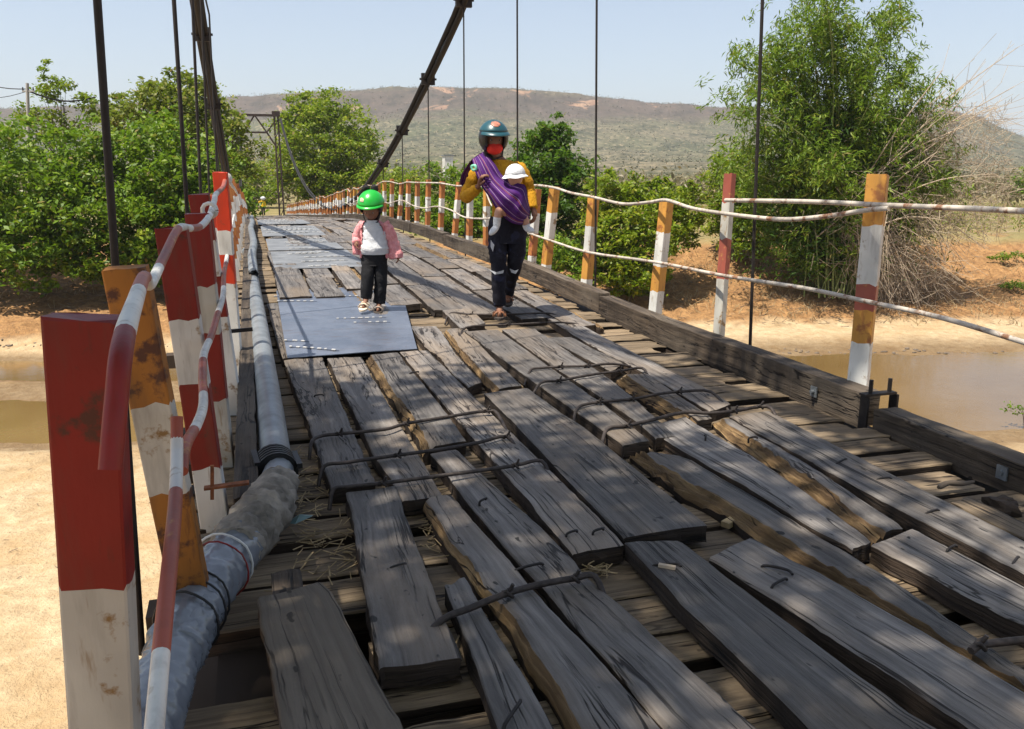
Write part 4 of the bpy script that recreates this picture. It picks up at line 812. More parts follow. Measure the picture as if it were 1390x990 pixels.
tree('bush', 'light green bush tucked against the bamboo clump', [(995, 240, 34, 38, 55), (985, 290, 30, 34, 55), (1020, 320, 36, 36, 53), (1015, 270, 26, 45, 54)], (1005, 355, 54), 5200, .29, M['leaf_yellow'], GB, .13, .1, 'bush')
tree('tree', 'distant green tree at the edge of the pale field', [(1400, 245, 22, 24, 110), (1420, 262, 26, 22, 110)], (1402, 292, 110), 1300, .4, M['leaf_green'], GB, .15, .15)
for i, (px, py, d, w, lab) in enumerate(((1265, 282, 150, 40, 'low dry hedge along the field below the hill'), (930, 275, 120, 45, 'olive thicket in the gap before the bamboo'))):
    tree('bush', lab, [(px, py, w, 16, d), (px + w * .6, py + 4, w * .6, 12, d)], (px, py + 20, d), 1500, .55, M['leaf_olive'], GB, .16, .1, 'bush')
for px, py, d, lab in ((1375, 348, 54, 'low green weeds on the upper right bank slope'), (1384, 386, 50, 'small green tuft low on the right bank')):
    tree('weed_tuft', lab, [(px, py, 24, 4, d), (px - 20, py + 2, 14, 3, d)], (px, py + 6, d), 260, .16, M['leaf_green'], 'weeds on the bank', .3, .02, 'weed', limbs=4)
tree('weed_tuft', 'leafy green sprig at the water edge', [(1379, 556, 15, 8, 27.4), (1398, 560, 12, 8, 27.4)], (1392, 575, 27.4), 60, .13, M['leaf_green'], 'weeds on the bank', .25, .02, 'weed', limbs=6)

# bamboo: arching culms, drooping sprays of narrow leaves, and a fan of dead canes
foot = at_d(1140, 395, 49); foot.z = th((foot - EYE).dot(RT), 49)
bam = thing('bamboo_clump', 'tall feathery bamboo clump with dead canes fanning out to its side', 'bamboo', foot)
bm_, pts, dirs_ = MB(), [], []
tips = [(1115, -5, 1), (1095, 30, 1), (1125, 40, 1), (1205, 12, .8), (1200, 60, 1), (1040, 75, 1), (1060, 95, 1), (1100, 80, 1), (1150, 95, 1), (1225, 105, 1), (1180, 130, 1), (1035, 130, 1), (1245, 140, 1), (1075, 140, 1), (1120, 150, 1), (1160, 165, 1), (1215, 175, 1), (1035, 190, 1), (1255, 200, 1), (1080, 205, 1), (1130, 215, 1), (1190, 220, 1), (1240, 235, 1), (1045, 250, 1), (1100, 265, 1), (1160, 270, 1), (1262, 245, .8), (1215, 285, .8), (1060, 300, 1), (1120, 310, 1), (1180, 310, .8), (1075, 335, .7), (1140, 345, .6), (1090, 115, 1), (1140, 60, 1), (1170, 190, 1), (1110, 190, 1), (1105, 235, 1), (1150, 240, 1), (1205, 250, .8), (1035, 225, 1)]
for i, (tx, ty, dn) in enumerate(tips * 3):
    if i >= len(tips): tx += RNG.normal() * 14; ty += abs(RNG.normal()) * 14
    dd = 49 + RNG.normal() * 1.7; a = foot + RT * RNG.normal() * .9 + FW * RNG.normal() * .9; e = at_d(tx, ty, dd); h = e.z - a.z
    m = Vector((a.x * .62 + e.x * .38, a.y * .62 + e.y * .38, a.z + h * .72)); P = smooth_path([a, m, e + Vector((0, 0, .2)), e + (e - m) * .12 - Vector((0, 0, .25))], 5)
    bm_.tube(P, [.05 * (1 - .8 * q / len(P)) for q in range(len(P))], 5)
    k = int(520 * dn); u = RNG.uniform(.0, 1.0, k) ** .8
    for q in range(k // 22):
        t = RNG.uniform(.45, 1.0); c = P[min(len(P) - 1, int(t * (len(P) - 1)))] + Vector(RNG.normal(size=3)) * (.55 if t > .8 else .8)
        dr = Vector((RNG.normal(), RNG.normal(), -.5)).normalized()
        for j in range(22): pts.append(c + dr * RNG.uniform(0, .9) + Vector(RNG.normal(size=3)) * .15); dirs_.append(dr)
bm_.build('culms', M['culm'], bam)
leaf_mesh('foliage', np.array(pts), .34, .22, M['leaf_bamboo'], bam, droop=.5, up=.35, long_dir=np.array(dirs_))
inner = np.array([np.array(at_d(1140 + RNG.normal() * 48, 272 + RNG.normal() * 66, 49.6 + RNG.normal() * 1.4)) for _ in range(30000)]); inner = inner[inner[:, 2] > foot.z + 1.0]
leaf_mesh('foliage', inner, .33, .26, M['leaf_dark'], bam, droop=.4, up=.2)  # inner leaves in dark green, the clump's inner shade put into the colour
dc = MB()
for i in range(150):
    if i < 34: tx, ty = RNG.uniform(1240, 1395), RNG.uniform(60, 330); b0 = (1165 + RNG.normal() * 25, RNG.uniform(230, 330))
    elif i < 62: tx, ty = RNG.uniform(1180, 1345), RNG.uniform(330, 420); b0 = (1160 + RNG.normal() * 15, RNG.uniform(230, 330))
    else: tx, ty = 1205 + RNG.normal() * 30, RNG.uniform(350, 425); b0 = (1175 + RNG.normal() * 28, RNG.uniform(250, 330))
    d0 = 47.5 + RNG.normal() * .8; a, e = at_d(*b0, d0), at_d(tx, ty, d0 - RNG.uniform(0, 1.8)); m = a.lerp(e, .5) + Vector((0, 0, RNG.uniform(.1, .7)))
    P = smooth_path([a, m, e], 4); r = .05 if i < 50 and i % 3 == 0 else .022; dc.tube(P, [r * (1 - .7 * q / len(P)) for q in range(len(P))], 4)
    for _ in range(5 if i < 62 else 3):
        s0 = P[RNG.integers(2, len(P))]; v = Vector(RNG.normal(size=3)) * .5 + (e - a).normalized() * .5; dc.tube([s0, s0 + v * RNG.uniform(.3, 1.3)], .011, 3)
for i in range(1300):
    px, py = 1215 + RNG.normal() * 42, 330 + RNG.normal() * 55; a = at_d(px, py, 47.3 + RNG.normal() * .7); v = Vector(RNG.normal(size=3)) * .6 + Vector((.25, 0, -.5)); dc.tube([a, a + v * RNG.uniform(.4, 1.3)], .013, 3, cap=False)
for i in range(1700):
    px, py = 1245 + 120 * RNG.random() ** 1.6, RNG.uniform(140, 320); a = at_d(px, py, 48 + RNG.normal() * .7); v = Vector(RNG.normal(size=3)) * .8 + RT * .5; dc.tube([a, a + v * RNG.uniform(.3, 1.0)], .010, 3, cap=False)
dc.build('dead_canes', M['cane'], bam)

b = MB()
for (r0, r1, n) in ((6, 14, 900), (14, 22, 900), (20, 32, 1500), (-32, -8, 500)):
    for i in range(n):
        r, d = RNG.uniform(r0, r1), RNG.uniform(45, 57.5); 
        if nz(r * .35, d * .35, 2) < -.02: continue
        p = RD(r, d, th(r, d)); b.tube([p, p + Vector((RNG.normal() * .2, RNG.normal() * .2, RNG.uniform(.1, .45)))], RNG.uniform(.008, .018), 3, cap=False)
tag(b.build('dry_grass', M['straw']), 'dry straw growing on the brown bank slope', None, None, 'stuff')
# pale stalks of the field on the right, dead twigs under the bushes, scrub on the hill
b = MB()
for i in range(900):
    r, d = RNG.uniform(10, 60), RNG.uniform(58, 100); p = RD(r, d, th(r, d)); b.tube([p, p + Vector((RNG.normal() * .12, RNG.normal() * .12, RNG.uniform(.6, 1.6)))], .03, 3, cap=False)
tag(b.build('crop_stalks', M['straw']), 'pale dry crop stalks in the field beyond the bank', None, None, 'stuff')
C = np.array([np.array(RD(r, d, th(r, d) + RNG.uniform(.1, .9))) for r, d in zip(RNG.uniform(9, 70, 5200), RNG.uniform(59, 105, 5200))]); tag(leaf_mesh('crop_leaves', C, .5, .2, M['leaf_olive'], None, -.6), 'yellow green crop leaves in the field beyond the bank', None, None, 'stuff')
b = MB()
for (r0, r1, n) in ((-32, -7, 520), (2, 20, 420), (12, 30, 420)):
    for i in range(n):
        r, d = RNG.uniform(r0, r1), RNG.uniform(44.5, 54); p = RD(r, d, th(r, d) + .03); a = RNG.random() * 2 * PI; v = Vector((math.cos(a), math.sin(a), abs(RNG.normal()) * .25)) * RNG.uniform(.1, .55); b.tube([p, p + v], RNG.uniform(.006, .018), 3, cap=False)
for i in range(520):
    r, d = RNG.uniform(-20, 24), RNG.uniform(10, 27)
    p = RD(r, d, th(r, d) + .02); a = RNG.random() * 2 * PI; b.tube([p, p + Vector((math.cos(a), math.sin(a), .05)) * RNG.uniform(.05, .3) ** 1.3], RNG.uniform(.003, .008), 3, cap=False)
tag(b.build('dead_twigs', M['bark']), 'dead twigs scattered over the sand and bank', None, None, 'stuff')
C = []
for i in range(30000):
    k = RNG.integers(0, len(bs) - 1) * nt_ + min(nt_ - 5, int(nt_ * RNG.random() ** .55)); p = np.array(hv[k]) + RNG.normal(size=3) * np.array([4, 4, .3]); s = RNG.uniform(.8, 2.4) * (2.0 if RNG.random() < .04 else 1)
    for j in range(4): C.append(p + RNG.normal(size=3) * s * np.array([.5, .5, .5]) + np.array([0, 0, s * .5]))
tag(leaf_mesh('hill_scrub', np.array(C), 1.5, .7, M['scrub'], None, 0, .9), 'thin scrub and bare trees over the hill', None, None, 'stuff')
C = []
for i in range(2600):
    d = 106 + 330 * RNG.random() ** 1.7; r = RNG.uniform(-.75, .75) * d; s = RNG.uniform(1.2, 2.8); p = np.array(RD(r, d, -3.2))
    for j in range(16): C.append(p + RNG.normal(size=3) * s * np.array([.6, .6, .38]) + np.array([0, 0, s * .95]))
C = np.array(C); C = C[C[:, 2] > -3.3]; tag(leaf_mesh('dry_woods', C, .95, .35, M['drywood'], None, -.6, -.2), 'grey brown leafless thicket between the river trees and the hill', None, None, 'stuff')
# stones and driftwood lines at the waterline
b = MB()
for i in range(260):
    r = RNG.uniform(4, 34) if i % 2 else RNG.uniform(-30, -5); d = 39.3 + RNG.normal() * .25; p = RD(r, d, th(r, d)); b.ball(p, *(RNG.uniform(.03, .14, 3) * np.array([1, 1, .5])), 0, 6, 4)
tag(b.build('shore_debris', M['bark']), 'dark bits of debris along the waterline', None, None, 'stuff')

# utility pole and wires, small pale building far behind the bushes
f = at_d(40, 300, 64); f.z = -3.5; tp = at_d(37, 113, 64); up_ = thing('utility_pole', 'concrete utility pole with crossarm and wires above the far left trees', 'utility pole', f)
b = MB(); b.tube([f, tp], [.16, .11], 10); b.build('pole', M['concrete'], up_)
ca = at_d(37, 124, 64); b = MB(); b.bar(ca - RT * .35, ca + RT * .5, .12, .1); xa_ = b.build('crossarm', M['concrete'], up_)
b = MB()
for dx in (-.3, .1, .45): b.tube([ca + RT * dx + UP * .05, ca + RT * dx + UP * .28], [.06, .04], 7)
b.build('insulators', M['iron'], xa_)
for (x0, y0, x1, y1, r) in ((37, 121, -60, 92, .035), (37, 124, -60, 123, .022), (37, 123, 130, 132, .06)):
    a, e = at_d(x0, y0, 64), at_d(x1, y1, 66); b = MB(); b.tube([a.lerp(e, t) - UP * (.5 * math.sin(PI * t)) for t in np.linspace(0, 1, 9)], r, 5); b.build('wire', M['cable'], up_)
hs = at_d(608, 226, 150); hs.z = -3; ho = thing('small_building', 'small pale building half hidden by far bushes under the hill', 'building', hs)
zt_ = at_d(608, 212, 150).z; b = MB(); b.box((hs.x, hs.y, (zt_ - 3) / 2), (1.5, 2.0, zt_ + 3)); b.build('wall', M['white'], ho)
b = MB(); b.box((hs.x, hs.y, zt_ + .1), (1.8, 2.3, .2)); b.build('roof', M['galv'], ho)

# the leafy tree on the near bank whose crown throws the dappled shade over the near end of the deck
troot = Vector((-6.5, -5.0, -6.8)); st = thing('shade_tree', 'leafy riverside tree overhanging the near end of the bridge', 'tree', troot)
C = []
def shade(x0, x1, y0, y1, n, h0=6.0, h1=9.5, sp=.26, per=28):
    for i in range(n):
        g = np.array([RNG.uniform(x0, x1), RNG.uniform(y0, y1), 0]); t = RNG.uniform(h0, h1) / SUN.z; c = g + np.array(SUN) * t
        C.append(c + RNG.normal(size=(per, 3)) * np.array([sp, sp, sp * .6]))
for s_ in [(-1.3, 1.3, -1.0, 3.9, 190), (-1.3, .35, 1.0, 4.9, 110), (1.3, 2.0, -1.0, 2.6, 38), (2.0, 3.4, -1.0, 2.0, 30), (-3, -1, -2, 3.5, 50), (-6, 7, -10, .3, 620)]: shade(*s_)  # last, widest run of leaves added behind the viewpoint to block sky light
for s_ in [(-.6, 1.3, 3.9, 5.2, 10), (1.3, 2.3, 2.6, 4.6, 6), (2.3, 3.5, 2.0, 4.4, 6), (2.9, 3.6, 2.2, 5.4, 5)]: shade(*s_, sp=.20, per=70)
C = np.concatenate(C); leaf_mesh('crown', C, .19, .5, M['leaf_green'], st)
b = MB(); top = Vector(C.mean(0)); b.tube(smooth_path([troot, troot.lerp(top, .5) + Vector((-.8, -.5, .8)), top], 6), [.38 - .025 * i for i in range(13)], 10)
for i in range(26): e = Vector(C[RNG.integers(len(C))]); s0 = troot.lerp(top, RNG.uniform(.5, .95)); b.tube(smooth_path([s0, s0.lerp(e, .5) + Vector((0, 0, .3)), e], 3), [.07, .06, .05, .04, .03, .02, .012], 6)
b.build('trunk', M['bark'], st)
# ------------------------------------------------------------------ people
def skin_eval(verts, edges, radii, sub=2, root=0):
    """one continuous surface grown over a skeleton; returns (vertices, faces)"""
    me = bpy.data.meshes.new('t'); me.from_pydata([tuple(v) for v in verts], edges, []); o = bpy.data.objects.new('t', me); COL.objects.link(o)
    m = o.modifiers.new('s', 'SKIN'); m.use_smooth_shade = True; m.branch_smoothing = 0.6
    for i, r in enumerate(radii):
        r = r if hasattr(r, '__len__') else (r, r); me.skin_vertices[0].data[i].radius = r
        me.skin_vertices[0].data[i].use_root = (i == root)
    s = o.modifiers.new('u', 'SUBSURF'); s.levels = sub; s.render_levels = sub
    dg = bpy.context.evaluated_depsgraph_get(); ev = o.evaluated_get(dg); m2 = ev.to_mesh(); vs = [v.co.copy() for v in m2.vertices]; fs = [tuple(p.vertices) for p in m2.polygons]
    ev.to_mesh_clear(); bpy.data.objects.remove(o); bpy.data.meshes.remove(me); return vs, fs
class Sk:
    def __init__(s): s.v = []; s.e = []; s.r = []
    def chain(s, pts, radii, frm=None):
        p = frm
        for q, r in zip(pts, radii):
            s.v.append(Vector(q)); s.r.append(r); i = len(s.v) - 1
            if p is not None: s.e.append((p, i))
            p = i
        return p
    def geo(s, sub=2): return skin_eval(s.v, s.e, s.r, sub)
def part_mesh(name, geos, mats, parent, mi=None):
    b = MB()
    for i, (v, f) in enumerate(geos): b.add(v, f, 0 if mi is None else mi[i], True)
    return b.build(name, mats, parent)
def hand_geo(wrist, direc, palm_n, length, curl=.6, thumb_side=1):
    """palm and five separate bent fingers; direc runs wrist to fingertips, palm_n out of the palm"""
    d = Vector(direc).normalized(); n = Vector(palm_n); n = (n - d * n.dot(d)).normalized(); s = d.cross(n) * thumb_side; L = length; out = []
    k = Sk(); w = Vector(wrist); k.chain([w - d * L * .12, w + d * L * .10, w + d * L * .30, w + d * L * .47], [(L * .13, L * .10), (L * .17, L * .10), (L * .21, L * .095), (L * .20, L * .08)]); out.append(k.geo(2))
    for i, (off, ln) in enumerate(((.165, .44), (.055, .50), (-.055, .46), (-.16, .36))):
        b = w + d * L * .42 + s * L * off; c0 = curl * .9; q = [b]; a = 0
        for seg in (.44, .32, .24):
            a += c0 * .75; q.append(q[-1] + (d * math.cos(a) + n * math.sin(a)) * L * ln * seg)
        k = Sk(); k.chain(q, [L * .052, L * .049, L * .044, L * .036]); out.append(k.geo(1))
    b = w + d * L * .12 + s * L * .14; k = Sk(); t1 = b + (d * .6 + s * .7 + n * .35).normalized() * L * .20; t2 = t1 + (d * .85 + s * .1 + n * .6).normalized() * L * .18; k.chain([b, t1, t2], [L * .075, L * .058, L * .042]); out.append(k.geo(1))
    return out
def head_geo(c, h, fwd, side, up):
    """head with brow, nose, lips, chin and ears; h is its height"""
    nu, nv = 28, 22; vs = []
    for i in range(nv + 1):
        t = PI * i / nv; cz = math.cos(t); st_ = math.sin(t)
        for j in range(nu):
            a = 2 * PI * j / nu; cx, cy = math.sin(a), math.cos(a)          # cy = 1 faces forward
            w = .37 * (1 - .22 * max(0, -cz) ** 1.4); dp = .44 if cy < 0 else .40
            x = cx * st_ * w; y = cy * st_ * dp; z = cz * .5
            if cy > 0:
                f = max(0, cy) ** 6
                y += .075 * math.exp(-((z + .06) / .075) ** 2 - (x / .045) ** 2)          # nose
                y += .028 * math.exp(-((z + .20) / .035) ** 2 - (x / .10) ** 2)           # lips
                y -= .030 * math.exp(-((z - .03) / .05) ** 2) * (math.exp(-((x - .15) / .07) ** 2) + math.exp(-((x + .15) / .07) ** 2))
                y += .035 * math.exp(-((z + .36) / .07) ** 2 - (x / .11) ** 2)            # chin
            vs.append(c + side * (x * h) + fwd * (y * h) + up * (z * h))
    fs = [(i * nu + j, (i + 1) * nu + j, (i + 1) * nu + (j + 1) % nu, i * nu + (j + 1) % nu) for i in range(nv) for j in range(nu)]
    b = MB(); b.add(vs, fs, 0, True)
    R_ = Matrix((side, fwd, up)).transposed()
    for s in (-1, 1): b.ball(c + side * (s * .37 * h) - up * .04 * h, .035 * h, .07 * h, .11 * h, 0, 10, 7, R_)
    return b.v, b.f
def eyes(c, h, fwd, side, up, parent, iris):
    for s in (-1, 1):
        b = MB(); e = c + side * (s * .145 * h) + up * (.02 * h) + fwd * (.335 * h); R_ = Matrix((side, fwd, up)).transposed()
        b.ball(e, .055 * h, .03 * h, .032 * h, 0, 10, 7, R_); b.ball(e + fwd * .022 * h, .026 * h, .012 * h, .028 * h, 1, 8, 6, R_); b.build('eye', [M['eyewhite'], iris], parent)
def cloth(name, a, b, sc=25, rough=.85):
    t = NT(name); v = t.coord('Object'); n = t.noise(v, sc, 4, .6, .6); n2 = t.noise(v, 160, 2); t.bump(t.mix(.3, n, n2), .8, .022); return t.fin(t.mix(t.ramp(n, [(.3, 0.0), (.7, 1.0)]), a, b), rough, 0, .2)
M['skin'] = plain('skin_tan', (0.20, 0.092, 0.056), .6, 0, .12, 20, .4, .05); M['skinbaby'] = plain('skin_baby', (0.47, 0.25, 0.17), .5, 0, .1, 20, .4, 0)
M['eyewhite'] = plain('shaded_eye_white', (0.30, 0.27, 0.25), .4, 0, .05); M['hair'] = plain('black_hair', (0.010, 0.008, 0.007), .45, 0, .4, 60); M['mustard'] = cloth('mustard_knit', (0.38, 0.18, 0.009), (0.54, 0.28, 0.018), 30)  # eye white dimmed, the shade on the faces put into its colour
M['blackshirt'] = cloth('black_cloth', (0.012, 0.011, 0.012), (0.03, 0.028, 0.03)); M['pink'] = cloth('pink_cotton', (0.62, 0.20, 0.22), (0.80, 0.40, 0.41), 30); M['whitecloth'] = cloth('white_cotton', (0.52, 0.54, 0.58), (0.70, 0.71, 0.74), 14)
M['redmask'] = cloth('red_mask_cloth', (0.58, 0.03, 0.022), (0.72, 0.05, 0.035), 20); M['yellowcloth'] = cloth('yellow_cloth', (0.70, 0.42, 0.02), (0.82, 0.52, 0.03))
def denim(name, base, fade, amount):
    t = NT(name); v = t.coord('Object'); n = t.noise(v, 8, 4, .6, .5); n2 = t.noise(v, 40, 4, .6); c = t.mix(t.ramp(n, [(amount, 0.0), (amount + .05, 1.0)]), base, fade); c = t.mix(t.ramp(n2, [(.4, 0.0), (.7, .6)]), c, tuple(x * 1.9 for x in base)); t.bump(n2, .5, .01); return t.fin(c, .85, 0, .2)
M['denim'] = denim('dark_denim', (0.010, 0.010, 0.016), (0.022, 0.026, 0.055), .58); M['denimchild'] = denim('black_denim', (0.012, 0.012, 0.014), (0.05, 0.05, 0.055), .62); M['tear'] = plain('faded_denim', (0.42, 0.43, 0.46), .9, 0, .25, 40)
M['sandal'] = plain('brown_leather', (0.28, 0.12, 0.06), .5, 0, .3, 40); M['sole'] = plain('dark_sole', (0.05, 0.04, 0.035), .7, 0, .3, 30); M['cream'] = plain('cream_rubber', (0.68, 0.56, 0.42), .5, 0, .1, 30); M['tan'] = plain('grey_tan_rubber', (0.36, 0.29, 0.24), .5, 0, .1, 30)
M['helmteal'] = plain('teal_helmet_paint', (0.012, 0.065, 0.085), .34, 0, .15, 6, .5, 0); M['helmblack'] = plain('black_helmet', (0.009, 0.009, 0.010), .35, 0, .2, 20, .5, 0); M['helmgreen'] = plain('green_helmet_paint', (0.012, 0.36, 0.035), .3, 0, .08, 4, .6, 0)
M['mint'] = plain('mint_plastic', (0.22, 0.60, 0.42), .4, 0, .1)
M['emblem'] = plain('helmet_emblem', (0.42, 0.17, 0.12), .35, 0, .5, 60, .4, 0); M['emblem2'] = plain('helmet_emblem_light', (0.55, 0.47, 0.32), .35, 0, .5, 60, .4, 0)
def sling_mat():
    t = NT('striped_purple_sling'); c = t.n('ShaderNodeTexCoord'); s = t.n('ShaderNodeSeparateXYZ'); t.l(c.outputs['UV'], s.inputs[0]); w = t.noise(c.outputs['UV'], 3, 2)
    x = t.n('ShaderNodeMath', operation='MULTIPLY_ADD'); t.l(w, x.inputs[0]); x.inputs[1].default_value = .02; t.l(s.outputs[1], x.inputs[2])
    col = t.ramp(x.outputs[0], [(0.0, (.055, .007, .105))] + [q for a, cc in ((.10, (.46, .34, .46)), (.135, (.42, .10, .04)), (.24, (.36, .25, .38)), (.36, (.03, .01, .14)), (.47, (.48, .36, .45)), (.60, (.50, .14, .05)), (.635, (.36, .25, .38)), (.76, (.035, .01, .13)), (.88, (.38, .27, .38))) for q in ((a - .012, (.066, .008, .125)), (a, cc), (a + .010, (.050, .007, .10)))])
    n = t.noise(t.coord('UV', (6, 40, 1)), 1, 4); t.bump(n, .6, .01); return t.fin(col, .7, 0, .25)
def ramp_fix(): pass
M['sling'] = sling_mat()
def loft(rings, n=18, side=RT, fwd=-FW, m=0, a0=0.0, a1=2 * PI, cap=True, wr=.0, seed=0):
    """rings of (centre, half width, half depth, up tilt)"""
    vs = []; closed = abs(a1 - a0 - 2 * PI) < 1e-6; k = n if closed else n + 1
    for i, (c, rx, ry) in enumerate(rings):
        for j in range(k):
            a = a0 + (a1 - a0) * j / n; w = 1 + wr * (nz(math.cos(a) * 2 + seed, math.sin(a) * 2, i * .9) + .6 * nz(math.cos(a) * 4, math.sin(a) * 4 + seed, i * 1.9)); vs.append(Vector(c) + side * (math.sin(a) * rx * w) + fwd * (math.cos(a) * ry * w))
    fs = []
    for i in range(len(rings) - 1):
        for j in range(n if closed else n): b = (j + 1) % k if closed else j + 1; fs.append((i * k + j, (i + 1) * k + j, (i + 1) * k + b, i * k + b)[::-1])
    if cap and closed: fs += [tuple(range(k)), tuple((len(rings) - 1) * k + j for j in range(k))[::-1]]
    return vs, fs
def rings_fine(rings, n=4):
    P = smooth_path([Vector((r[1], r[2], 0)) for r in rings], n); C = smooth_path([r[0] for r in rings], n); return [(c, p.x, p.y) for c, p in zip(C, P)]
def sleeve(pts, rad, n=5, wr=.10, seed=0, nseg=14):
    P = smooth_path(pts, n); k = len(P); R = np.interp(np.linspace(0, 1, k), np.linspace(0, 1, len(rad)), rad); vs = []; u = None
    for i, p in enumerate(P):
        d = (P[min(i + 1, k - 1)] - P[max(i - 1, 0)]).normalized(); u = d.orthogonal().normalized() if u is None else (u - d * u.dot(d)).normalized(); w = d.cross(u)
        for j in range(nseg):
            a = 2 * PI * j / nseg; f = 1 + wr * (nz(math.cos(a) * 1.5, math.sin(a) * 1.5 + seed, i * .55) + .8 * nz(seed, i * .8)); vs.append(p + (u * math.cos(a) + w * math.sin(a)) * R[i] * f)
    fs = [(i * nseg + j, i * nseg + (j + 1) % nseg, (i + 1) * nseg + (j + 1) % nseg, (i + 1) * nseg + j) for i in range(k - 1) for j in range(nseg)] + [tuple(range(nseg))[::-1], tuple((k - 1) * nseg + j for j in range(nseg))]
    return vs, fs
def ball_patch(c, r, keep, mats, name, parent, side, fwd, up, solid=.006, nu=36, nv=24, warp=None):
    """part of an ellipsoid shell with thickness; keep(x, y, z) on the unit sphere, y = forward"""
    vs, fs = [], []; R = lambda x, y, z, e: c + side * (x * (r[0] + e)) + fwd * (y * (r[1] + e)) + up * (z * (r[2] + e)); q = []
    for i in range(nv + 1):
        t = PI * i / nv
        for j in range(nu): a = 2 * PI * j / nu; q.append((math.sin(t) * math.sin(a), math.sin(t) * math.cos(a), math.cos(t)))
    sel = []
    for i in range(nv):
        for j in range(nu):
            f = (i * nu + j, (i + 1) * nu + j, (i + 1) * nu + (j + 1) % nu, i * nu + (j + 1) % nu); m = [sum(q[w][k] for w in f) / 4 for k in range(3)]
            if keep(*m): sel.append(f)
    N = len(q); vs = [R(*p, 0) for p in q] + [R(*p, -solid) for p in q]; cnt = {}
    for f in sel:
        for a, b in zip(f, f[1:] + f[:1]): cnt[(a, b)] = cnt.get((a, b), 0) + 1
    fs = list(sel) + [tuple(w + N for w in f)[::-1] for f in sel] + [(b, a, a + N, b + N) for (a, b) in cnt if (b, a) not in cnt]
    used = sorted({w for f in fs for w in f}); ix = {w: i for i, w in enumerate(used)}
    return mesh_obj(name, [vs[w] for w in used], [tuple(ix[w] for w in f) for f in fs], mats, parent, None, None, True)
def sandal(name, heel, toe, mat, parent, w=.045, strap=(.35, .62), straps='cream', th_=.022):
    b = MB(); d = (toe - heel); d.z *= 1; L = d.length; d.normalize(); s = d.cross(UP).normalized(); u = s.cross(d); k = 12; vs = []
    for lev in (0, 1):
        for j in range(k * 2):
            a = 2 * PI * j / (k * 2); x = math.cos(a) * L * .56; yv = math.sin(a) * w * (1.05 if math.cos(a) > 0 else .82); vs.append((heel + toe) / 2 + d * x + s * yv - u * (th_ * lev))
    n = k * 2; b.add(vs, [tuple(range(n)), tuple(range(n, 2 * n))[::-1]] + [(j, j + n, (j + 1) % n + n, (j + 1) % n)[::-1] for j in range(n)], 0)
    for t in strap:
        p = heel + d * L * t; b2 = [p + s * (math.cos(a) * w * 1.02) + u * (math.sin(a) * w * .95) for a in np.linspace(0, PI, 9)]
        for p0, p1 in zip(b2, b2[1:]): b.bar(p0, p1, L * .13, .006, 1, up=tuple(u))
    return b.build(name, [M[mat], M[straps]], parent)

# ---- the woman with the sling
F0 = at_z(682, 430, 0); DW = F0.dot(FW)
def P(px, py, t=0.0): return at_d(px, py, DW - t)
wm = thing('person', 'woman in teal helmet, red mask and mustard top with a purple sling', 'person', F0)
k = Sk(); T = -FW
hip = k.chain([P(688, 300)], [(.12, .10)]); ch = k.chain([P(687, 272), P(685, 246, .01), P(682, 226, .01), P(677, 214, .02), P(672, 205, .03), P(670, 196, .04)], [(.11, .085), (.125, .09), (.10, .075), (.05, .05), (.05, .05), (.07, .075)], hip)
sh_i = ch - 3
k.chain([P(655, 229, 0), P(634, 264, -.02), P(640, 259, .11), P(650, 253, .20)], [.05, .04, .034, .026], sh_i); k.chain([P(703, 231, -.01), P(718, 258, -.03), P(722, 274, .03), P(724, 283, .06)], [.05, .038, .033, .026], sh_i)
k.chain([P(678, 312, .0), P(676, 335, .05), P(677, 362, .09), P(677, 390, .07), P(678, 416, .05), P(678, 424, .10), P(678, 430, .17)], [(.085, .085), .075, .055, .05, .034, (.035, .028), (.038, .018)], hip)
k.chain([P(700, 312, 0), P(700, 335, .02), P(697, 360, 0), P(693, 380, -.2), P(690, 396, -.40), P(690, 404, -.38), P(689, 411, -.33)], [(.085, .085), .075, .055, .05, .034, (.035, .028), (.038, .018)], hip)
hfw = (-FW * .95 + RT * .22 + UP * -.12).normalized(); hsd = UP.cross(hfw).normalized() * 1; hup = hfw.cross(hsd).normalized(); hsd = hup.cross(hfw) * -1 if False else hsd
HC = P(670, 190, .05)
geos = [k.geo(2), head_geo(HC, .225, hfw, hsd, hup)]
geos += hand_geo(P(650, 253, .20), UP * .95 + RT * .25 - FW * .1, RT * .6 - FW * .8 if False else RT * .9 + FW * .2, .165, .95, -1)
geos += hand_geo(P(724, 283, .06), UP * -.95 + RT * .18 - FW * .25, -RT * .6 + FW * .2, .165, .75, 1)
part_mesh('body', geos, M['skin'], wm); eyes(HC, .225, hfw, hsd, hup, wm, M['hair'])
to = rings_fine([(P(689, 299, 0), .142, .112), (P(689, 285, 0), .132, .108), (P(688, 265, .01), .132, .110), (P(686, 246, .02), .148, .118), (P(684, 232, .015), .165, .100), (P(682, 223, .01), .135, .085), (P(679, 217, .02), .075, .065)], 5)
part_mesh('top', [loft(to, 26, wr=.05, seed=2), sleeve([P(668, 225, 0), P(655, 229, 0), P(646, 239, 0), P(639, 252, -.01), P(633, 266, -.02), P(639, 263, .10), P(648, 256, .19)], [.045, .056, .062, .056, .056, .050, .041], 5, .22, 4), sleeve([P(697, 225, -.01), P(706, 230, -.01), P(713, 243, -.02), P(718, 257, -.03), P(721, 267, .0), P(724, 283, .06)], [.045, .056, .057, .051, .047, .039], 5, .22, 8)], M['mustard'], wm)
pe = rings_fine([(P(689, 294, 0), .148, .115), (P(689, 305, 0), .165, .125), (P(689, 318, 0), .168, .122), (P(689, 330, .02), .150, .11)], 4)
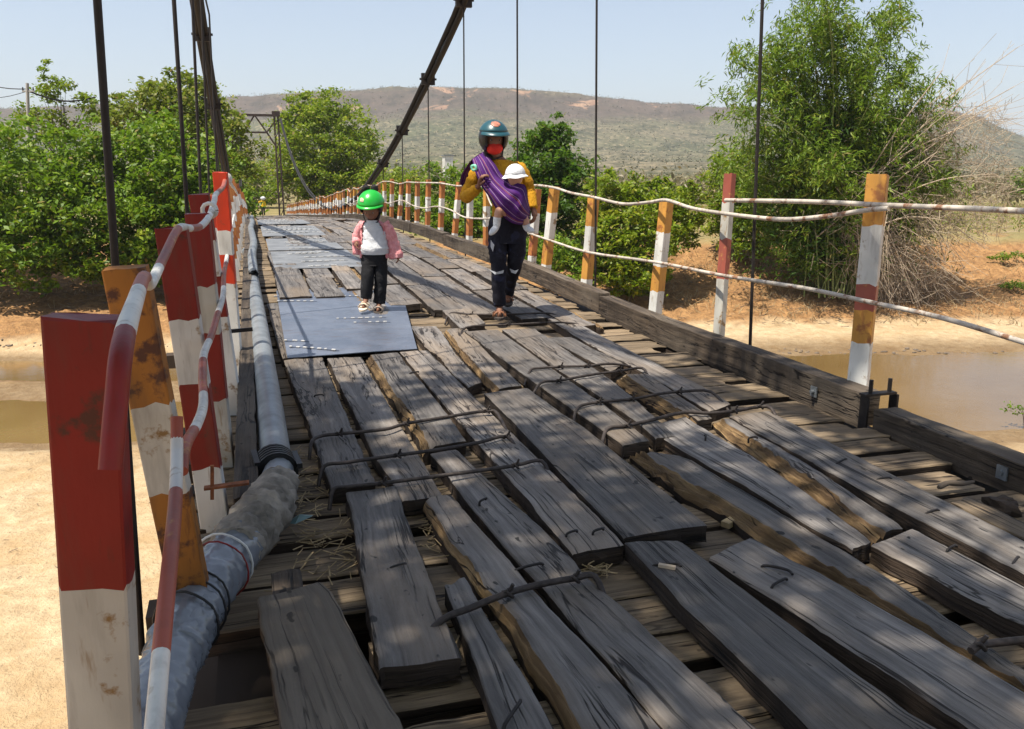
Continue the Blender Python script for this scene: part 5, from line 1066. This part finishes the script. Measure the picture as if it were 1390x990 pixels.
JN = part_mesh('jeans', [loft(pe, 24, wr=.03), sleeve([P(679, 312, .0), P(676, 336, .05), P(677, 362, .09), P(677, 388, .075), P(678, 414, .055)], [.092, .086, .066, .060, .052], 7, .17, 3), sleeve([P(700, 312, 0), P(701, 338, .02), P(698, 362, .0), P(693, 381, -.2), P(690, 397, -.40)], [.092, .086, .066, .058, .050], 7, .17, 9)], M['denim'], wm)
for (pts, r_) in (([(666, 326), (671, 333), (669, 342), (666, 335)], .158), ([(665, 367), (674, 370), (684, 367), (683, 371), (672, 373)], .178), ([(692, 365), (699, 368), (704, 366), (700, 372), (694, 370)], .090)):
    c = Vector((sum(p[0] for p in pts) / len(pts), sum(p[1] for p in pts) / len(pts), 0)); b = MB(); vs = [P(x, y, r_ - ((x - (675 if x < 688 else 698)) / 164) ** 2 / .13) for x, y in pts]; b.add(vs + [v - FW * -.012 for v in vs], [tuple(range(len(vs)))[::-1]] + [tuple(i + len(vs) for i in range(len(vs)))] + [(i, (i + 1) % len(vs), (i + 1) % len(vs) + len(vs), i + len(vs)) for i in range(len(vs))]); b.build('torn_patch', M['tear'], JN)
# helmet: black shell open at the face, teal crown with a peak
sd, fw_, up_v = hsd, hfw, hup; HC2 = HC + up_v * .018 - fw_ * .008
HELM = ball_patch(HC2, (.124, .142, .138), lambda x, y, z: z > -.88 and not (y > .30 and z < .18 and abs(x) < .60), M['helmblack'], 'helmet', wm, sd, fw_, up_v, .018)
hb = ball_patch(HC2, (.130, .148, .143), lambda x, y, z: z > .38, M['helmteal'], 'helmet_crown', HELM, sd, fw_, up_v, .006)
b = MB(); vs = []
for t in (0, 1):
    for a in np.linspace(-1.15, 1.15, 15):
        for e in (0, 1): vs.append(HC2 + sd * (math.sin(a) * (.122 + .012 * e)) + fw_ * (math.cos(a) * (.136 + .055 * e)) + up_v * (.052 - .020 * e - .007 * t))
n = 15; b.add(vs, [(2 * i, 2 * i + 1, 2 * i + 3, 2 * i + 2) for i in range(n - 1)] + [(2 * i + 30, 2 * i + 32, 2 * i + 33, 2 * i + 31) for i in range(n - 1)] + [(2 * i + 1, 2 * i + 31, 2 * i + 33, 2 * i + 3) for i in range(n - 1)], 0, True); b.build('helmet_peak', M['helmteal'], HELM)
b = MB(); b.tube([HC + sd * .085 - up_v * .05, HC + sd * .07 - up_v * .13 + fw_ * .03, HC - up_v * .152 + fw_ * .05, HC - sd * .07 - up_v * .13 + fw_ * .03, HC - sd * .085 - up_v * .05], .007, 6); b.build('chin_strap', M['helmblack'], HELM)
ball_patch(HC2, (.1315, .1495, .1445), lambda x, y, z: (x / .30) ** 2 + ((z - .80) / .13) ** 2 < 1 and y > 0, M['emblem'], 'helmet_emblem', HELM, sd, fw_, up_v, .002, 60, 44)
ball_patch(HC - up_v * .062 + fw_ * .012, (.076, .104, .058), lambda x, y, z: y > .26 and z < .84, M['redmask'], 'face_mask', wm, sd, fw_, up_v, .004)
b = MB(); b.ball(HC - fw_ * .05 - up_v * .09, .075, .05, .085); b.build('hair', M['hair'], wm)
sandal('sandal', P(678, 425, .0), P(678, 432, .2), 'sole', wm, .046, (.2, .55, .72), 'sandal'); sandal('sandal', P(690, 402, -.44), P(689, 414, -.30), 'sole', wm, .046, (.2, .55), 'sandal')
def grid(rows, nu, nv, name, mat, parent, bulge, th_=.010, seed=0):
    A = smooth_path([P(*r[0]) for r in rows], nu); B = smooth_path([P(*r[1]) for r in rows], nu); n = len(A); vs, uv = [], []
    for i in range(n):
        t = i / (n - 1)
        for j in range(nv + 1):
            v = j / nv; p = A[i].lerp(B[i], v); e = bulge(t, v) + .010 * math.sin(v * 22 + 3 * nz(t * 3, seed)) * min(1, 4 * t * (1 - t) + .3) + .010 * nz(t * 7, v * 6, seed); vs.append(p - FW * e); uv.append((t, v))
    K = nv + 1; N = len(vs); fs = [(i * K + j, i * K + j + 1, (i + 1) * K + j + 1, (i + 1) * K + j)[::-1] for i in range(n - 1) for j in range(nv)]
    rim = [j for j in range(K)] + [i * K + nv for i in range(1, n)] + [(n - 1) * K + j for j in range(nv - 1, -1, -1)] + [i * K for i in range(n - 2, 0, -1)]
    vs2 = vs + [p + FW * th_ for p in vs]; fs += [tuple(q + N for q in f)[::-1] for f in fs] + [(rim[q], rim[(q + 1) % len(rim)], rim[(q + 1) % len(rim)] + N, rim[q] + N)[::-1] for q in range(len(rim))]
    return mesh_obj(name, vs2, fs, M[mat], parent, None, uv + uv, True)
sling = grid([((641, 216, -.03), (656, 206, -.06)), ((643, 224, .09), (664, 213, .07)), ((646, 236, .15), (672, 223, .13)), ((653, 252, .17), (681, 237, .16)), ((664, 268, .19), (692, 245, .22)), ((674, 284, .19), (704, 249, .27)), ((687, 298, .17), (713, 252, .24)), ((699, 304, .20), (716, 266, .24)), ((711, 305, .14), (718, 277, .17)), ((718, 303, .0), (720, 284, .02)), ((716, 298, -.12), (717, 284, -.12))], 5, 26, 'baby_sling', 'sling', wm, lambda t, v: .14 * math.sin(PI * v) * math.exp(-((t - .6) / .2) ** 2) + .02)
b = MB(); grid([((641, 216, -.05), (652, 208, -.09)), ((634, 225, -.05), (643, 222, -.10)), ((626, 238, -.04), (638, 240, -.10)), ((624, 250, -.06), (633, 256, -.10))], 5, 10, 'sling_tail', 'sling', sling, lambda t, v: .02, seed=5)
b = MB(); b.tube(smooth_path([P(640, 226, .13) , P(645, 225, .15), P(646, 230, .15), P(642, 231, .14), P(640, 226, .13)], 4), .012, 6); b.build('sling_ring', M['mint'], sling)

# ---- the baby in the sling
bb = thing('person', 'baby in a floppy white hat carried in the purple sling, white shoes dangling', 'person', P(700, 280, .25))
bfw = (-FW * .72 - RT * .62 + UP * -.1).normalized(); bsd = UP.cross(bfw).normalized(); bup = bfw.cross(bsd).normalized(); BH = P(699, 240, .26)
k = Sk(); r0 = k.chain([P(701, 283, .17)], [(.06, .055)]); n_ = k.chain([P(702, 268, .18), P(701, 256, .20), P(700, 248, .24)], [(.065, .06), (.055, .055), (.04, .04)], r0)
k.chain([P(690, 290, .19), P(677, 285, .26), P(675, 297, .26), P(673, 310, .25), P(669, 315, .29)], [.045, .040, .032, .024, .020], r0); k.chain([P(710, 294, .16), P(714, 302, .18), P(715, 309, .18), P(720, 312, .22)], [.045, .036, .026, .020], r0)
part_mesh('body', [k.geo(2), head_geo(BH, .165, bfw, bsd, bup)], M['skinbaby'], bb); eyes(BH, .165, bfw, bsd, bup, bb, M['hair'])
HAT = ball_patch(BH + bup * .018 - bfw * .006, (.080, .088, .085), lambda x, y, z: z > .02 - .35 * (y < -.1), M['whitecloth'], 'sun_hat', bb, bsd, bfw, bup, .006)
b = MB(); vs = []
for e in range(5):
    for j in range(30): a = 2 * PI * j / 30; rr = .078 + .007 * e; vs.append(BH + bup * (.022 - .006 * e + .008 * nz(a * 1.5, e * .2)) + bsd * (math.sin(a) * rr * .96) + bfw * (math.cos(a) * rr * 1.12))
b.add(vs, [(e * 30 + j, e * 30 + (j + 1) % 30, (e + 1) * 30 + (j + 1) % 30, (e + 1) * 30 + j) for e in range(4) for j in range(30)], 0, True); b.build('hat_brim', M['whitecloth'], HAT)
for (a, m_, e) in (((675, 295, .26), (674, 307, .255), (667, 315, .30)), ((714, 305, .19), (715, 309, .185), (722, 312, .22))):
    b = MB(); b.tube([P(*a), P(*m_)], [.034, .030], 10); b.build('sock', M['whitecloth'], bb)
    b = MB(); p0, p1 = P(*m_), P(*e); d = (p1 - p0); c = p0.lerp(p1, .45) - UP * .008; R_ = d.to_track_quat('Y', 'Z').to_matrix(); b.ball(c, .030, d.length * .62 + .022, .027, 0, 14, 10, R_); b.build('shoe', M['whitecloth'], bb)

# ---- the girl in the green helmet
F1 = at_z(504, 423, .02); DC = F1.dot(FW)
def P1(px, py, t=0.0): return at_d(px, py, DC - t)
ck = thing('person', 'small girl in green helmet, pink jacket and black trousers', 'person', F1)
k = Sk(); r0 = k.chain([P1(508, 345)], [(.075, .065)]); n_ = k.chain([P1(508, 328), P1(507, 312, .01), P1(506, 303, .01), P1(505, 298, .02)], [(.08, .065), (.075, .06), (.05, .045), (.035, .035)], r0)
k.chain([P1(491, 308), P1(484, 322, -.01), P1(484, 332, .05)], [.033, .028, .020], n_ - 1); k.chain([P1(524, 308), P1(534, 327, -.02), P1(541, 346, .0)], [.033, .028, .020], n_ - 1)
k.chain([P1(500, 350), P1(499, 376, .05), P1(497, 402, .06), P1(496, 412, .10), P1(492, 420, .16)], [.055, .045, .032, (.03, .024), (.03, .014)], r0); k.chain([P1(517, 350), P1(517, 378, .01), P1(515, 406, -.01), P1(514, 416, .03), P1(513, 424, .10)], [.055, .045, .032, (.03, .024), (.03, .014)], r0)
cfw = (-FW * .86 - RT * .10 - UP * .42).normalized(); csd = UP.cross(cfw).normalized(); cup = cfw.cross(csd).normalized(); CH = P1(504, 285, .045)
part_mesh('body', [k.geo(2), head_geo(CH, .185, cfw, csd, cup)] + hand_geo(P1(484, 328, .05), -UP + -FW * .4, RT, .10, .7, 1) + hand_geo(P1(540, 345, .0), -UP + RT * .15 - FW * .2, -RT, .10, .6, -1), M['skin'], ck)
eyes(CH, .185, cfw, csd, cup, ck, M['hair'])
part_mesh('shirt', [loft(rings_fine([(P1(509, 345, .0), .118, .098), (P1(509, 338, .01), .125, .105), (P1(509, 325, .01), .112, .092), (P1(508, 312, .01), .100, .082), (P1(506, 304, .01), .080, .066), (P1(505, 299, .02), .048, .05)], 5), 22, wr=.14, seed=6)], M['whitecloth'], ck)
jr = rings_fine([(P1(509, 350, -.012), .135, .095), (P1(509, 338, -.01), .136, .098), (P1(508, 322, -.005), .122, .095), (P1(507, 310, 0), .118, .088), (P1(506, 303, .005), .095, .072), (P1(505, 299, .01), .060, .058)], 4)
jv, jf = loft(jr, 22, a0=.86, a1=2 * PI - .95, cap=False, wr=.16, seed=3); N = len(jv); jv2 = jv + [v + (Vector((508, 0, 0)) * 0 + (P1(508, 325) - v) * .06) for v in jv]
part_mesh('jacket', [(jv2, jf + [tuple(q + N for q in f)[::-1] for f in jf]), sleeve([P1(494, 303), P1(488, 314, -.01), P1(484, 324, -.01), P1(484, 331, .04)], [.042, .045, .042, .036], 5, .18, 5), sleeve([P1(521, 303), P1(528, 314, 0), P1(532, 328, -.02), P1(536, 340, -.01), P1(538, 351, .0)], [.044, .052, .056, .062, .064], 5, .22, 7), sleeve([P1(488, 318, -.03), P1(486, 334, -.03), P1(485, 346, -.02)], [.04, .046, .04], 4, .2, 1)], M['pink'], ck)
pe = rings_fine([(P1(508, 341), .098, .082), (P1(508, 350), .112, .088), (P1(508, 360), .105, .08)], 4)
part_mesh('trousers', [loft(pe, 20, wr=.04), sleeve([P1(500, 350), P1(499, 376, .05), P1(497, 405, .06)], [.064, .058, .050], 8, .18, 2), sleeve([P1(516, 350), P1(517, 378, .01), P1(515, 411, -.005)], [.064, .058, .052], 8, .18, 6)], M['denimchild'], ck)
CC = P1(504, 278, .03); cup = (cup * .55 + UP * .45).normalized(); cfw = (cfw - cup * cfw.dot(cup)).normalized(); csd = UP.cross(cfw).normalized()
HELG = ball_patch(CC, (.118, .132, .128), lambda x, y, z: z > .10, M['helmgreen'], 'helmet', ck, csd, cfw, cup, .012)
ball_patch(CC, (.108, .118, .118), lambda x, y, z: -.95 < z < .22 and not (y > .05 and abs(x) < .80), M['helmblack'], 'helmet_lining', HELG, csd, cfw, cup, .012)
b = MB(); vs = []
for t in (0, 1):
    for a in np.linspace(-1.25, 1.25, 15):
        for e in (0, 1): vs.append(CC + csd * (math.sin(a) * (.116 + .010 * e)) + cfw * (math.cos(a) * (.129 + .03 * e)) + cup * (.016 - .010 * e - .006 * t))
b.add(vs, [(2 * i, 2 * i + 1, 2 * i + 3, 2 * i + 2) for i in range(14)] + [(2 * i + 30, 2 * i + 32, 2 * i + 33, 2 * i + 31) for i in range(14)] + [(2 * i + 1, 2 * i + 31, 2 * i + 33, 2 * i + 3) for i in range(14)], 0, True); b.build('helmet_peak', M['helmgreen'], HELG)
ball_patch(CC, (.1195, .1335, .1295), lambda x, y, z: (x + .42) ** 2 / .03 + (z - .52) ** 2 / .018 < 1 and y > 0, M['emblem2'], 'helmet_emblem', HELG, csd, cfw, cup, .002, 60, 44)
for px in (497, 508): b = MB(); b.ball((0, 0, 0), .033, .033, .036, 0, 18, 12); b.v = [tuple(P1(px, 256.5, -.02) + Vector(v) * (1 + .5 * nz(v[0] * 90, v[1] * 90, v[2] * 90 + px))) for v in b.v]; b.build('helmet_pompom', M['blackshirt'], HELG)
b = MB(); b.tube([CH + csd * .08 - cup * .03, CH + csd * .055 - cup * .10 + cfw * .03, CH - cup * .112 + cfw * .045, CH - csd * .055 - cup * .10 + cfw * .03, CH - csd * .08 - cup * .03], .005, 6); b.build('chin_strap', M['helmblack'], HELG)
b = MB(); b.ball(CH - cfw * .045 - cup * .05, .065, .045, .07); b.build('hair', M['hair'], ck)
sandal('sandal', P1(497, 412, .05), P1(491, 421, .20), 'cream', ck, .040, (.35, .62), 'cream', .018); sandal('sandal', P1(515, 417, -.02), P1(512, 425, .13), 'sole', ck, .040, (.35, .62), 'tan', .018)

# ---- the far man at the end of the bridge
YF = 86.5; F2 = at_y(357, 282, YF); F2.z = zd(YF); DF = F2.dot(FW); s_ = .1
fm = thing('person', 'distant man in yellow shirt and white hat at the end of the bridge', 'person', F2)
def G(x, y, z): return F2 + RT * x - FW * y + UP * z
k = Sk(); r0 = k.chain([G(0, 0, .92)], [(.13, .10)]); n_ = k.chain([G(0, 0, 1.15), G(.0, 0, 1.38), G(.01, 0, 1.47), G(.02, .02, 1.56)], [(.13, .10), (.10, .08), (.05, .05), (.07, .07)], r0)
k.chain([G(-.19, 0, 1.38), G(-.34, .05, 1.22), G(-.20, .12, 1.48)], [.05, .04, .028], n_ - 2); k.chain([G(.19, 0, 1.38), G(.25, 0, 1.1), G(.24, .06, .88)], [.05, .04, .028], n_ - 2)
k.chain([G(-.09, 0, .85), G(-.10, .03, .48), G(-.10, 0, .08), G(-.10, .14, .03)], [.08, .06, .04, .035], r0); k.chain([G(.09, 0, .85), G(.10, .03, .48), G(.10, 0, .08), G(.10, .14, .03)], [.08, .06, .04, .035], r0)
part_mesh('body', [k.geo(1), head_geo(G(.02, .02, 1.58), .22, -FW, UP.cross(-FW), UP)], M['skin'], fm)
part_mesh('shirt', [loft(rings_fine([(G(0, 0, .85), .18, .13), (G(0, 0, 1.1), .18, .14), (G(0, 0, 1.35), .20, .12), (G(0, 0, 1.46), .08, .07)], 3), 16), sleeve([G(-.16, 0, 1.38), G(-.35, .05, 1.22), G(-.26, .09, 1.38)], [.08, .07, .06], 3, .05, 1), sleeve([G(.16, 0, 1.38), G(.25, 0, 1.1), G(.24, .05, .95)], [.08, .07, .06], 3, .05, 2)], M['yellowcloth'], fm)
part_mesh('trousers', [loft(rings_fine([(G(0, 0, .95), .16, .12), (G(0, 0, .8), .17, .12), (G(0, 0, .72), .14, .1)], 3), 14), sleeve([G(-.09, 0, .82), G(-.10, .03, .48), G(-.10, 0, .10)], [.10, .08, .07], 3, .04, 3), sleeve([G(.09, 0, .82), G(.10, .03, .48), G(.10, 0, .10)], [.10, .08, .07], 3, .04, 4)], M['denim'], fm)
b = MB(); b.ball(G(.06, .02, 1.66), .24, .24, .17); b.build('hat', M['whitecloth'], fm)

# ------------------------------------------------------------------ the air
HAZE = 0.00016
if HAZE:
    b = MB(); b.box((900, 1200, 150), (7000, 5200, 330)); hz = b.build('haze', [], None); hm = bpy.data.materials.new('haze'); hm.use_nodes = True; t = hm.node_tree; t.nodes.clear()
    o_ = t.nodes.new('ShaderNodeOutputMaterial'); pv = t.nodes.new('ShaderNodeVolumePrincipled'); pv.inputs['Color'].default_value = (.86, .91, 1, 1); pv.inputs['Density'].default_value = HAZE; pv.inputs['Anisotropy'].default_value = 0.1
    t.links.new(pv.outputs[0], o_.inputs['Volume']); hz.data.materials.append(hm); tag(hz, 'thin pale heat haze over the valley', None, None, 'stuff')
